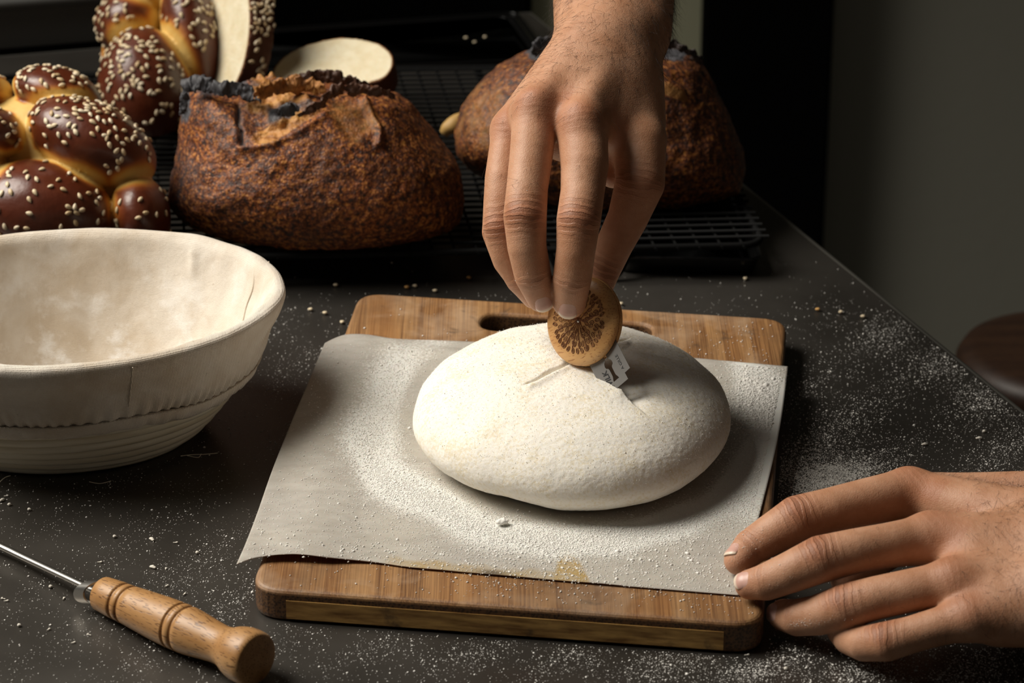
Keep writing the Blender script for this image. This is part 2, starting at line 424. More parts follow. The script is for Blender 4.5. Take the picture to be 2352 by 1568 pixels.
def m_skin():
    t = MT('skin')
    jm = t.attr('jm'); ju = t.attr('ju'); red = t.attr('red'); pale = t.attr('tip')
    n = t.noise(70, None, 4, .6); n2 = t.noise(380, None, 3)
    c = t.mix(t.ramp(n, [(.35, 0.0), (.65, 1.0)]), (.41, .20, .108), (.505, .275, .168))
    c = t.mix(t.math('MULTIPLY', red, .62, True), c, (.32, .095, .038))
    c = t.mix(t.math('MULTIPLY', pale, .5), c, (.56, .28, .18))
    warp = t.math('ADD', ju, t.math('MULTIPLY', t.math('SUBTRACT', t.noise(140, None, 3), .5), 3.6))
    ring = t.math('SINE', t.math('MULTIPLY', warp, 1.55))
    ring = t.ramp(ring, [(.0, 0.0), (.55, 1.0)])
    crease = t.math('MULTIPLY', t.math('SUBTRACT', ring, 1.0), jm)
    c = t.mix(t.math('MULTIPLY', crease, -.45, True), c, (.13, .045, .02))
    cells = t.vor(850, None, 'DISTANCE_TO_EDGE').outputs[0]
    t.set(Base_Color=c, Roughness=.52, Subsurface_Weight=.18, Subsurface_Radius=(1.0, .35, .2), Subsurface_Scale=.003, Specular_IOR_Level=.4)
    b = t.bump(t.ramp(cells, [(0.0, 0.0), (.18, 1.0)]), .18, .0004)
    b = t.bump(n2, .18, .0010, b)
    t.bump(crease, .6, .0009, b); return t.m
def m_nail():
    t = MT('fingernail'); u = t.attr('u')
    c = t.ramp(u, [(0.0, (.55, .34, .27)), (.12, (.58, .36, .30)), (.80, (.56, .32, .26)), (.9, (.72, .60, .48)), (1.0, (.74, .62, .5))])
    t.set(Base_Color=c, Roughness=.35); return t.m
def m_wall():
    t = MT('grey_plaster'); n = t.noise(3, None, 4)
    t.set(Base_Color=t.mix(n, (.37, .36, .30), (.42, .405, .335)), Roughness=.85); t.bump(t.noise(60, None, 4), .1, .002); return t.m
def m_seed():
    t = MT('sesame_seed'); oi = t.node('ObjectInfo').outputs['Random']
    t.set(Base_Color=t.ramp(oi, [(0.0, (.50, .35, .18)), (.5, (.66, .53, .34)), (1.0, (.72, .62, .45))]), Roughness=.45); return t.m

M_TABLE = m_steel_table(); M_LINEN = m_linen(); M_CANE = m_cane(); M_DOUGH = m_dough(); M_PAPER = m_paper()
M_CHAL = m_challah(); M_CRUMB = m_crumb(); M_SOUR = m_sour('blistered_crust', .88); M_SOUR2 = m_sour('shaded_crust', .68); M_SKIN = m_skin(); M_NAIL = m_nail(); M_SEED = m_seed()  # far loaf gets a darker crust copy, its shade put into the colour
M_FLOUR = simple('flour', (.80, .78, .74), .9); M_WIRE = simple('black_coated_wire', (.004, .004, .004), .7, Specular_IOR_Level=.1)
M_HAIR = simple('dark_hair', (.018, .011, .008), .5); M_BLACK = simple('matt_black', (.0025, .0025, .0025), .8, Specular_IOR_Level=.08)
M_WALL = m_wall()
# ------------------------------------------------------------------ setting
def slab(name, lo, hi, mat, **kw):
    lo = np.array(lo); hi = np.array(hi)
    v, f = box((lo+hi)/2, [1, 0, 0], [0, 1, 0], [0, 0, 1], *((hi-lo)/2))
    return obj(name, v, f, mat, smooth=False, **kw)
FLOOR_Z = -0.90
slab('floor', (-2.6, -2.2, FLOOR_Z-.05), (2.4, 2.0, FLOOR_Z), simple('dark_floor', (.05, .047, .042), .6), kind='structure')
slab('wall_back', (-2.6, 1.55, FLOOR_Z), (2.4, 1.65, 1.7), M_WALL, kind='structure')
slab('wall_right', (2.4, -2.2, FLOOR_Z), (2.5, 1.65, 1.7), M_WALL, kind='structure')

# dark cabinet at the back right, its edges show against the wall
xl = Y(1614, 60, 1.51)[0]; xr = Y(1906, 250, 1.51)[0]
t = thing('cabinet', 'narrow tall black cabinet against the grey wall at back right', 'cabinet', ((xl+xr)/2, 1.53, FLOOR_Z))
v, f = box(((xl+xr)/2, 1.531, .2), [1, 0, 0], [0, 1, 0], [0, 0, 1], (xr-xl)/2, .018, 1.10); o = obj('body', v, f, M_BLACK, t, smooth=False)
v, f = box(((xl+xr)/2, 1.510, .2), [1, 0, 0], [0, 1, 0], [0, 0, 1], (xr-xl)/2-.002, .004, 1.06); o = obj('door', v, f, M_BLACK, t, smooth=False); bevel(o, .002)
# wide black cupboard on the wall behind the table, ends where the painted lit wall strip begins
bx = Y(1222, 20, 1.49)[0]
t = thing('cupboard', 'wide black cupboard against the wall behind the far edge of the worktable', 'cupboard', (bx-.8, 1.52, FLOOR_Z))
v, f = box((bx-.8, 1.528, -.14), [1, 0, 0], [0, 1, 0], [0, 0, 1], .80, .006, .76); o = obj('body', v, f, M_BLACK, t, smooth=False); bevel(o, .002)
for k in range(3):
    v, f = box((bx-.268-k*.532, 1.519, -.14), [1, 0, 0], [0, 1, 0], [0, 0, 1], .263, .002, .74); o = obj('door', v, f, M_BLACK, t, smooth=False); bevel(o, .001)
xa = Y(1150, 60, 1.54)[0]; xb = Y(1640, 60, 1.54)[0]
slab('lit_wall_strip_1', (xa, 1.535, FLOOR_Z), (xb, 1.555, 1.6), simple('lit_wall_paint', (.74, .73, .50), .8), kind='structure')  # brighter light on this stretch of wall, painted in as a paler strip

# ------------------------------------------------------------------ worktable
e0 = P(1705, 425, 0)[:2]; e1 = P(2352, 950, 0)[:2]; ed = nrm(e0-e1)
rb = P(1222, 28, 0)[:2]; bd = nrm(np.array([-.966, -.259]))
k = np.linalg.solve(np.stack([ed, -bd], 1), rb-e1); rb = e1+ed*k[0]
rf = e1-ed*.62; lb = rb+bd*1.15; lf = np.array([lb[0]+.12, rf[1]])
table = thing('worktable', 'floured dark steel worktable carrying all the bread and tools', 'table', (-.2, .35, FLOOR_Z))
# top: fine grid bilinear between the corners so the flour film can be stored per point
FLB = []
def table_density(px, py):
    g = lambda x, y, sx, sy, r=0: np.exp(-(((px-x)*math.cos(r)+(py-y)*math.sin(r))/sx)**2-((-(px-x)*math.sin(r)+(py-y)*math.cos(r))/sy)**2)
    d = .035+.42*g(1895, 1100, 120, 55, -.15)*1.9+.20*g(1900, 1000, 170, 150)+.27*g(2250, 900, 130, 60, .55)+.22*g(2060, 790, 110, 55, .5)
    d = d+.16*g(2300, 1040, 120, 70)+.24*g(1750, 1540, 330, 40)+.22*g(2250, 1540, 250, 60)+.10*g(480, 1360, 180, 120)+.08*g(650, 860, 70, 140)
    return d+.10*g(1250, 1500, 500, 40)
nu, nv = 360, 420
U_, V_ = np.meshgrid(np.linspace(0, 1, nu)**.8, np.linspace(0, 1, nv)**1.15, indexing='ij')
# u: right->left, v: front->back
top = ((1-U_)*(1-V_))[..., None]*rf+(U_*(1-V_))[..., None]*lf+((1-U_)*V_)[..., None]*rb+(U_*V_)[..., None]*lb
tv = np.concatenate([top.reshape(-1, 2), np.zeros((nu*nv, 1))], 1)
px, py, dd = proj(tv)
dens = np.where(dd > .2, table_density(px, py), 0)+.10*fbm(tv, 18, 3, 5)*(table_density(px, py) > .06)
o = obj('tabletop', tv, grid_faces(nu, nv)[:, ::-1], M_TABLE, table, attrs={'flour': np.clip(dens, 0, 1.2)})
edgem = simple('steel_edge', (.13, .125, .11), .45, .6)
cen = (rf+rb+lf+lb)/4
rim = [np.append(p, -.0035) for p in (rf, rb, lb, lf)]
path = []
for i in range(4):
    for q in np.linspace(0, 1, 20)[:-1]: path.append(rim[i]*(1-q)+rim[(i+1) % 4]*q)
v, f = tube(path, .0038, 8, closed=True); obj('rolled_edge', v, f, edgem, table)
v = np.concatenate([[np.append(p, z) for p in (rf, rb, lb, lf)] for z in (-.004, -.045)]); v[:, :2] = cen+(v[:, :2]-cen)*.998
obj('apron', v, [[0, 4, 5, 1], [1, 5, 6, 2], [2, 6, 7, 3], [3, 7, 4, 0], [4, 7, 6, 5], [0, 1, 2, 3]], edgem, table, smooth=False)
for p in (rf, rb, lb, lf):
    q = cen+(p-cen)*.90
    v, f = tube([[q[0], q[1], FLOOR_Z], [q[0], q[1], -.046]], .02, 12); obj('leg', v, f, edgem, table)

# grey shallow tray far left on the table
tr_a = P(-160, 128, 0); tr_b = P(330, 88, 0); tx = nrm(tr_b-tr_a); ty = np.array([-tx[1], tx[0], 0]); L = np.linalg.norm(tr_b-tr_a)
M_TRAY = simple('dull_grey_tray', (.10, .10, .095), .5, .35)
t = thing('baking_tray', 'shallow grey metal tray at the far left end of the worktable', 'tray', tuple((tr_a+tr_b)/2+ty*.09+[0, 0, .0005]))
tc = (tr_a+tr_b)/2
v, f = box(tc+ty*.07+[0, 0, .002], tx, ty, [0, 0, 1], L/2, .065, .0015); obj('base', v, f, M_TRAY, t, smooth=False)
for cx, ex, hx in ((tc+ty*.003, tx, L/2), (tc+ty*.137, tx, L/2), (tr_a+ty*.07, ty, .067), (tr_b+ty*.07, ty, .067)):
    v, f = box(cx+[0, 0, .018], ex, np.cross([0, 0, 1], ex), [0, 0, 1], hx, .0015, .0175); obj('side', v, f, M_TRAY, t, smooth=False)
rp = [tr_a, tr_b, tr_b+ty*.14, tr_a+ty*.14]
v, f = tube([np.array(a)*(1-q)+np.array(b)*q+[0, 0, .037] for a, b in zip(rp, rp[1:]+rp[:1]) for q in np.linspace(0, 1, 8)[:-1]], .005, 8, closed=True); obj('rolled_rim', v, f, M_TRAY, t)

# ------------------------------------------------------------------ black tray, and an added dark sheet
M_BTRAY = simple('black_enamel', (.004, .004, .004), .22, Specular_IOR_Level=.35)
def tray_or_dark_sheet(label, c, r, hgt, rimr):
    t_ = thing('tray_or_dark_sheet', label, 'tray', tuple(np.mean(c, 0)*[1, 1, 0]+[0, 0, .0003]))
    ring = np.array(rpoly([np.asarray(a) for a in c], r, 7)); m_ = len(ring); ce = ring.mean(0)
    rows_ = [ce+(ring-ce)*.93+[0, 0, .0004], ce+(ring-ce)*.955+[0, 0, .0015], ring+[0, 0, hgt], ring+[0, 0, hgt+.0006], ce+(ring-ce)*.96+[0, 0, .0028], ce+(ring-ce)*.93+[0, 0, .0022]]
    v_ = np.concatenate(rows_); f_ = grid_faces(6, m_, False, True).tolist()+[list(range(m_))[::-1], [5*m_+i for i in range(m_)]]
    obj('pan', v_, f_, M_BTRAY, t_)
    v_, f_ = tube(ring+[0, 0, hgt], rimr, 8, closed=True); obj('rim', v_, f_, M_BTRAY, t_)
def rpoly(c, r, n=8):
    out = []
    for i in range(len(c)):
        a, b, d = c[i-1], c[i], c[(i+1) % len(c)]
        p0 = b+nrm(a-b)*r; p1 = b+nrm(d-b)*r
        for q in np.linspace(0, 1, n): out.append((1-q)**2*p0+2*q*(1-q)*b+q*q*p1)
    return out
bt = [P(1412, 634, .0), P(1748, 640, 0)]; bt += [bt[1]+[-.012, .20, 0], bt[0]+[-.010, .20, 0]]
tray_or_dark_sheet('black enamel tray on the worktable under the right end of the wire rack', bt, .012, .013, .0014)
bt = [np.array([-.245, .868, 0]), np.array([.030, .905, 0]), np.array([.004, 1.022, 0]), np.array([-.262, .962, 0])]  # added sheet, turns the far tabletop black in place of shade
tray_or_dark_sheet('black sheet added behind the wire rack to darken the far end of the table', bt, .012, .004, .0012)

# ------------------------------------------------------------------ cooling rack
RZ = .025
r_fr = P(1758, 556, RZ); r_fl = np.array([-.335, .452, RZ]); r_br = np.array([.105, .83, RZ]); r_bl = np.array([-.36, .80, RZ])
r_br = r_fr+nrm(P(1695, 445, RZ)-r_fr)*.36; r_bl = r_fl+nrm(P(1695, 445, RZ)-r_fr)*.36
rack = thing('cooling_rack', 'black wire cooling rack under the baked loaves', 'rack', ((r_fl+r_br)[0]/2, (r_fl+r_br)[1]/2, 0))
cor = [r_fl, r_fr, r_br, r_bl]; rc = sum(cor)/4; fr = []
for i in range(4):
    a, b, n_ = cor[i-1], cor[i], cor[(i+1) % 4]
    for q in np.linspace(0, 1, 6): fr.append((1-q)**2*(b+nrm(a-b)*.018)+2*q*(1-q)*b+q*q*(b+nrm(n_-b)*.018))
v, f = tube(np.array(fr)-[0, 0, .002], .0024, 8, closed=True); obj('frame', v, f, M_WIRE, rack)
def wire_set(a0, a1, b0, b1, n, over, r, dz):
    q = np.linspace(0, 1, n+2)[1:-1]; me = None
    for k in q:
        s = a0+(a1-a0)*k; e = b0+(b1-b0)*k; d = nrm(e-s); s = s-d*over; e = e+d*over
        Lw = np.linalg.norm(e-s)
        if me is None or abs(me[1]-Lw) > 1e-6:
            tv_, tf_ = tube([[0, 0, 0], [Lw/2, 0, 0], [Lw, 0, 0]], r, 6); me = (make_mesh('wire', tv_, tf_, M_WIRE), Lw)
        o = link('wire', me[0], rack); o.location = s+[0, 0, dz]-ORG[rack.name]; o.rotation_euler = (0, 0, math.atan2(d[1], d[0]))
wire_set(r_fl, r_bl, r_fr, r_br, 34, .0045, .0011, .0)
wire_set(r_fl, r_fr, r_bl, r_br, 34, .003, .0010, -.002)
for k in range(2):
    for a, b, dn in ((r_fl, r_fr, r_bl-r_fl), (r_bl, r_br, r_fl-r_bl)):
        pos = a+(b-a)*(.10+.62*k); d = nrm(b-a); inn = nrm(dn)
        pts = [pos+inn*.01-[0, 0, .002], pos+d*.004+inn*.005-[0, 0, .012], pos+d*.012-[0, 0, .0225], pos+d*.04-[0, 0, .0228], pos+d*.05+inn*.004-[0, 0, .014], pos+d*.055+inn*.012-[0, 0, .002]]
        v, f = tube(catmull(pts, 5), .0021, 8); obj('foot', v, f, M_WIRE, rack)

# ------------------------------------------------------------------ stool beyond the table edge
sc_ = D(2452, 842, 2.30); t = thing('stool', 'dark brown wooden stool beyond the right edge of the worktable', 'stool', (sc_[0], sc_[1], FLOOR_Z))
M_DW = m_beech('dark_brown_wood', (0, 0, 0), (.022, .008, .003), (.036, .015, .006), (.01, .004, .002), .5)
pr = [(0, .0001), (0, .075), (.003, .082), (.012, .0865), (.024, .0865), (.032, .082), (.036, .07), (.036, .0001)]
v, f = lathe(sc_-[0, 0, .02], sc_+[0, 0, 1], pr, 48); obj('seat', v, f, M_DW, t)
for a in (.6, 2.2, 3.75, 5.3):
    b0 = sc_+[.055*math.cos(a), .055*math.sin(a), -.02]; b1 = np.array([sc_[0]+.13*math.cos(a), sc_[1]+.13*math.sin(a), FLOOR_Z])
    v, f = tube([b0, b1], [.014, .011], 12); obj('leg', v, f, M_DW, t)

# ------------------------------------------------------------------ cutting board
ZB = .018
bFL = P(574, 1350, ZB); bFR = P(1752, 1434, ZB); bBL = P(826, 670, ZB); bBR = P(1808, 731, ZB)
bc = (bFL+bFR+bBL+bBR)/4*[1, 1, 0]
board = thing('cutting_board', 'worn bamboo cutting board with a handle slot under the parchment', 'cutting board', tuple(bc))
cu = bpy.data.curves.new('board_outline', 'CURVE'); cu.dimensions = '2D'; cu.fill_mode = 'BOTH'; cu.extrude = ZB/2-.003; cu.bevel_depth = .003; cu.bevel_resolution = 3; cu.offset = -.003
def rpoly(c, r, n=8):
    out = []
    for i in range(len(c)):
        a, b, d = c[i-1], c[i], c[(i+1) % len(c)]
        p0 = b+nrm(a-b)*r; p1 = b+nrm(d-b)*r
        for q in np.linspace(0, 1, n): out.append((1-q)**2*p0+2*q*(1-q)*b+q*q*p1)
    return out
def spl(pts):
    s = cu.splines.new('POLY'); s.points.add(len(pts)-1); s.use_cyclic_u = True
    for p, q in zip(s.points, pts): p.co = (q[0]-bc[0], q[1]-bc[1], 0, 1)
spl(rpoly([bFL, bFR, bBR, bBL], .017))
h0 = P(1106, 735, ZB); h1 = P(1497, 762, ZB); hd = nrm(h1-h0); hn = np.array([-hd[1], hd[0], 0]); hr = .0125
spl(rpoly([h0+hn*hr, h0-hn*hr, h1-hn*hr, h1+hn*hr], .0124, 8)[::-1])
tmp = bpy.data.objects.new('tmp', cu); COL.objects.link(tmp)
dg = bpy.context.evaluated_depsgraph_get(); me = bpy.data.meshes.new_from_object(tmp.evaluated_get(dg)); bpy.data.objects.remove(tmp)
me.name = 'board_body'; me.transform(Matrix.Translation((0, 0, ZB/2)))
me.materials.clear(); b_ang = math.atan2((bBL-bFL)[0], (bBL-bFL)[1])
M_BOARD = m_bamboo(math.pi/2-math.pi+b_ang); me.materials.append(M_BOARD)
nn = np.zeros(len(me.vertices)*3); me.vertices.foreach_get('normal', nn); co = np.zeros(len(me.vertices)*3); me.vertices.foreach_get('co', co); co = co.reshape(-1, 3)
at = me.attributes.new('side', 'FLOAT', 'POINT'); at.data.foreach_set('value', (co[:, 2] < ZB-.0028).astype(np.float32))
me.polygons.foreach_set('use_smooth', np.zeros(len(me.polygons), bool))
o = link('body', me, board); ORG[o.name] = bc
ca, cb = P(655, 1397, .009), P(1660, 1478, .009)
fd = nrm((bFR-bFL)*[1, 1, 0]); fn = np.array([fd[1], -fd[0], 0]); mid = (bFL+bFR)/2*[1, 1, 0]
off = fn*(((mid-(ca+cb)/2*[1, 1, 0])@fn))
v, f = box((ca+cb)/2*[1, 1, 0]+off-fn*.0035+[0, 0, .0072], fd, fn, [0, 0, 1], np.linalg.norm(cb-ca)/2, .004, .0052)
obj('core_strip', v, f, m_core(), board, smooth=False)

# ------------------------------------------------------------------ parchment sheet
pu, pv = 240, 200
def edge(pts, n): return catmull(pts, 24)[np.linspace(0, 24*(len(pts)-1), n).round().astype(int)]
tl = [(746, 788), (770, 776), (800, 768), (850, 769), (910, 778), (1000, 781), (1120, 786), (1350, 800), (1600, 822), (1720, 833), (1810, 841)]
bl_ = [(543, 1297), (566, 1288), (592, 1280), (640, 1273), (690, 1272), (760, 1280), (860, 1290), (950, 1303), (1030, 1310), (1120, 1318), (1330, 1336), (1500, 1350), (1697, 1366)]
lf_ = [(746, 788), (705, 885), (665, 980), (625, 1080), (590, 1180), (565, 1245), (543, 1297)]
rt_ = [(1810, 841), (1795, 960), (1770, 1080), (1735, 1220), (1697, 1366)]
def zed(px, py):
    d = np.exp(-(((px-690)/110)**2+((py-1275)/60)**2))*.004+np.exp(-(((px-840)/90)**2+((py-770)/40)**2))*.004
    return ZB+.0012+d+np.exp(-(((px-543)/45)**2+((py-1297)/50)**2))*.002
def arcs(pts, n):
    c = catmull(pts, 30); s = np.r_[0, np.cumsum(np.linalg.norm(np.diff(c, axis=0), axis=1))]; q = np.linspace(0, s[-1], n)
    return np.stack([np.interp(q, s, c[:, 0]), np.interp(q, s, c[:, 1])], 1)
def worlds(e): return np.array([P(x, y, zed(x, y)) for x, y in e])
Et, Eb, El, Er = (worlds(arcs(a, n)) for a, n in ((tl, pu), (bl_, pu), (lf_, pv), (rt_, pv)))
uu = np.linspace(0, 1, pu)[:, None, None]; vv = np.linspace(0, 1, pv)[None, :, None]
S = (1-vv)*Et[:, None]+vv*Eb[:, None]+(1-uu)*El[None]+uu*Er[None]-((1-uu)*(1-vv)*Et[0]+uu*(1-vv)*Et[-1]+(1-uu)*vv*Eb[0]+uu*vv*Eb[-1])
S = S.reshape(-1, 3); S[:, 2] = np.maximum(S[:, 2], ZB+.0011)+.0005*np.maximum(fbm(S, 22, 2, 3), 0)
sx, sy, _ = proj(S)
# crease lines near the top-left, like a sheet that was rolled
S[:, 2] += .0022*np.exp(-((sy-800-.10*(sx-900))/14)**2)*sstep(860, 920, sx)*sstep(1130, 1040, sx)
def intri(x, y):
    # brown scorch: wedge with a bowed right side
    yt = (y-1255)/80.0; left = 1288-16*yt; right = 1284+70*np.sqrt(np.clip(yt, 0, 1))
    return sstep(-.02, .03, yt)*sstep(-3, 3, x-left)*sstep(-3, 3, right-x)
bedge = np.interp(sx, *np.array(arcs(bl_, 200)).T)
st = np.maximum(intri(sx, sy), sstep(24, 11, bedge-sy+5*vnoise(S, 200, 2))*sstep(870, 900, sx)*sstep(1345, 1330, sx)*(.7+.3*vnoise(S, 90, 3)))
char = sstep(14, 5, bedge-sy)*np.exp(-((sx-1130)/36)**2)*.8
def paper_density(x, y):
    rho = np.hypot((x-1310)/364, (y-972)/215); a = np.arctan2((y-972)/215, (x-1310)/364)   # 0 right, +90 down, 180 left
    A = .25+.75*np.exp(-((a-1.35)/.75)**2)+.72*np.exp(-((a-2.45)/.5)**2)+.85*np.exp(-((a-.25)/.55)**2)+.45*np.exp(-((np.abs(a)-3.05)/.45)**2)
    d = A*np.exp(-((rho-1.24-.02*np.sin(5*a))/.15)**2)*sstep(1.0, 1.18, rho+.08*np.cos(a-2.4))
    d = d+.16*np.exp(-((rho-1.35)/.35)**2)+.45*np.exp(-((x-1760)/70)**2-((y-1060)/140)**2)+.42*np.exp(-((x-1740)/80)**2-((y-900)/70)**2)
    return d*(1+.35*np.sin(x*.021+y*.013)*np.sin(y*.031-x*.017))
pdn = paper_density(sx, sy)
paper = obj('parchment_sheet', S, grid_faces(pu, pv)[:, ::-1], M_PAPER, attrs={'stain': np.clip(st, 0, 1), 'char': char, 'flour': np.clip(pdn*.85-.06, 0, .72)},
            label='sheet of floured baking parchment lying on the cutting board under the dough', cat='paper')
sol = paper.modifiers.new('thickness', 'SOLIDIFY'); sol.thickness = .0003; sol.offset = -1

# ------------------------------------------------------------------ dough
DC = np.array([.0335, .1965, ZB+.0018]); DA, DB, DH, DZ = .0865, .094, .055, .019
nt, npf = 620, 330
TT, PP = np.meshgrid(np.arange(nt)/nt*2*np.pi, np.linspace(-.62, math.pi/2, npf), indexing='ij')
cp = np.where(PP > 0, np.abs(np.cos(PP))**.86, np.cos(PP)**1.2)
zz = np.where(PP > 0, DZ+(DH-DZ)*np.sin(PP)**1.0, DZ+DZ*np.sin(PP)/math.sin(.62))
wrapd = lambda t0: (TT-t0+np.pi) % (2*np.pi)-np.pi
lump = 1+.003*np.cos(5*TT)+.062*np.exp(-(wrapd(-1.10)/.55)**2)-.004*np.exp(-(wrapd(-2.25)/.6)**2)+.03*np.exp(-(wrapd(-2.95)/.4)**2)+.01*np.exp(-(wrapd(-.3)/.5)**2)
dv = np.stack([DC[0]+DA*cp*np.cos(TT)*lump, DC[1]+DB*cp*np.sin(TT)*lump, DC[2]+zz], -1).reshape(-1, 3)
dfc = grid_faces(nt, npf, True)
dn = vert_normals(dv, dfc)
x, y, _ = proj(dv)
front = (dv[:, 2] > DC[2]+.012)
# slash: a line through these picture points
SL = np.array([(1192, 890), (1240, 865), (1290, 840), (1330, 820), (1375, 798), (1420, 782), (1452, 774)], float)
def pline(x, y, pts):
    best = np.full(len(x), 1e9); sg = np.zeros(len(x)); tt = np.zeros(len(x)); n = len(pts)-1
    for i in range(n):
        a, b = pts[i], pts[i+1]; d = b-a; L2 = d@d
        q = np.clip(((x-a[0])*d[0]+(y-a[1])*d[1])/L2, 0, 1)
        ex = x-a[0]-q*d[0]; ey = y-a[1]-q*d[1]; r = np.hypot(ex, ey); m = r < best
        best[m] = r[m]; sg[m] = np.sign(d[0]*ey[m]-d[1]*ex[m]); tt[m] = (i+q[m])/n
    return best, sg, tt
r_, sg_, t_ = pline(x, y, SL)
wig = 2.5*vnoise(dv, 160, 9)
rr = r_*sg_+wig
wid = 1.0+4.4*np.sin(np.clip(t_, 0, 1)*math.pi)
slit = np.exp(-(rr/wid)**2)*sstep(0, .22, t_)*sstep(1, .80, t_)*front
lip = np.exp(-((rr-9)/7)**2)*.0012*sstep(0, .1, t_)*sstep(1, .9, t_)*front
hgt = -.0046*slit+lip
# cut being opened by the blade, and the sagging side to its right
CUT = np.array([(1330, 822), (1362, 838), (1392, 862), (1424, 893)], float)
r2, s2, t2 = pline(x, y, CUT)
right = sstep(-3, 3, -s2*r2)
hgt = hgt-right*.0048*np.exp(-(r2/48)**2)*sstep(0, .2, t2)*front - .0022*np.exp(-((x-1452)/52)**2-((y-885)/36)**2)*right*front
hgt = hgt+(1-right)*.0016*np.exp(-(r2/16)**2)*front
rad = np.exp(-((x-1290)/120)**2-((y-800)/40)**2)*front
hgt = hgt+.00012*np.sin(y*.55+x*.2)*rad
hgt = hgt+.0008*fbm(dv, 40, 2, 1)+.00010*fbm(dv, 500, 2, 4)+.0016*fbm(dv*[1, 1, .6], 14, 2, 8)*sstep(.03, .0, dv[:, 2]-DC[2])
dv = dv+dn*hgt[:, None]; dv[:, 2] = np.maximum(dv[:, 2], DC[2]-.0004)
dough = obj('dough_loaf', dv, dfc, M_DOUGH, attrs={'slit': slit}, label='large round floured bread dough with a slash, on the parchment', cat='dough')
dn = vert_normals(dv, dfc)
# ------------------------------------------------------------------ breads
def rot2(a):
    a = math.radians(a); return math.cos(a)*RX+math.sin(a)*UP, -math.sin(a)*RX+math.cos(a)*UP
def px2m(dep): return dep/F_PX
seed_v, seed_f = None, None
def seed_mesh():
    prof = [(-1, .05), (-.85, .30), (-.5, .62), (0, .80), (.45, .78), (.8, .50), (1, .08)]
    n = 7; ang = np.arange(n)/n*2*np.pi; v = []
    for t, r in prof:
        for a in ang: v.append((t*.00175, r*.00135*math.cos(a), r*.00085*math.sin(a)))
    f = grid_faces(len(prof), n, False, True)[:, ::-1].tolist()+[list(range(n)), [(len(prof)-1)*n+i for i in range(n)][::-1]]
    return make_mesh('sesame_seed', v, f, M_SEED)
SEED = seed_mesh()
def scatter_seeds(o, v, nv, weight, n, mind):
    """seeds stuck to the crust: each one a part"""
    w = np.maximum(weight, 0); pk = rng.choice(len(v), size=min(n*8, (w > 0).sum()), replace=False, p=w/w.sum())
    chosen = np.zeros((0, 3)); out = []
    for i in pk:
        if len(out) >= n: break
        if len(chosen) and np.min(np.linalg.norm(chosen-v[i], axis=1)) < mind*rng.uniform(.55, 1.2): continue
        chosen = np.vstack([chosen, v[i]]); out.append(i)
    base = ORG[o.name]
    for i in out:
        s = link('sesame_seed', SEED, o); s.location = v[i]+nv[i]*.0006-base
        z = Vector(nv[i]); x = z.cross(Vector(rng.normal(size=3))).normalized(); y_ = z.cross(x)
        k = rng.uniform(1.18, 1.45)
        M = Matrix((x, y_, z)).transposed(); s.rotation_euler = M.to_euler(); s.scale = (k, k, k)
def lumps_sdf(L, core, dep0):
    """L: (px, py, y_world, rx, ry, rz_px, angle)"""
    prim = []
    for (px, py, yw, rx, ry, rz, an) in L+[core]:
        c = Y(px, py, yw); s = px2m(proj(c)[2]); a, b = rot2(an); prim.append((c, (a, b, VW), (rx*s, ry*s, rz*s)))
    def each(p): return np.stack([ellip(p, *q) for q in prim], 1)
    return each
def challah(name, L, core, lo, hi, cut=None, h=.0022, label='', extra=None, band=.0064):
    each = lumps_sdf(L, core, 0); n = len(L)
    def fun(p):
        d = each(p); r = d[:, 0]
        for k in range(1, d.shape[1]): r = smin(r, d[:, k], .0022)
        if cut is not None: r = np.maximum(r, (p-cut[0])@cut[1])
        return np.maximum(r, RZ+.0012-p[:, 2])
    v, f = sdf_mesh(fun, lo, hi, h); v, f = subdivide(v, f)
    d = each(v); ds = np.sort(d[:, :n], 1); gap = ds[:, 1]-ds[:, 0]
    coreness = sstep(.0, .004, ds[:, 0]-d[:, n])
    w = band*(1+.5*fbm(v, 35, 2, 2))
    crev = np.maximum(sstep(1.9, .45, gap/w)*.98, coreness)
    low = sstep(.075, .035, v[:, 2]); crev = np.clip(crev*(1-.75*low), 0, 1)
    v = v+vert_normals(v, f)*(.0005*fbm(v, 60, 2, 6))[:, None]
    o = obj(name, v, f, M_CHAL, attrs={'crev': crev}, label=label, cat='bread')
    return o, v, vert_normals(v, f), crev, d
# near-left braid
L1 = [(95, 485, .462, 168, 118, 150, -8), (325, 492, .47, 66, 92, 120, 12), (212, 328, .492, 158, 92, 140, -26),
      (-25, 305, .487, 82, 62, 110, -15), (132, 214, .535, 104, 58, 120, -14), (-50, 205, .54, 80, 48, 110, -10),
      (-110, 420, .47, 130, 110, 140, 10), (285, 455, .50, 80, 70, 120, -30)]
core1 = (110, 395, .515, 215, 175, 150, -15)
o1, v1, n1, cr1, dd1 = challah('braided_loaf', L1, core1, (-.40, .40, .02), (-.19, .66, .15), label='glossy braided loaf with sesame seeds at the far left, nearest the lined basket')
x, y, _ = proj(v1); facing = -(n1@VW)
w = np.where((facing > -.1) & (cr1 < .62) & (x > -20) & (y < 560), 1.0, 0)
w = w*(.18+1.6*np.exp(-((x-215)/85)**2-((y-265)/45)**2)+1.5*np.exp(-((x-135)/110)**2-((y-185)/45)**2)+.9*np.exp(-((x-300)/60)**2-((y-330)/60)**2)+.5*np.exp(-((x-60)/110)**2-((y-425)/45)**2)+.35*np.exp(-((x-70)/120)**2-((y-515)/40)**2)+.8*np.exp(-((x-20)/50)**2-((y-290)/35)**2))
scatter_seeds(o1, v1, n1, w, 250, .0038)
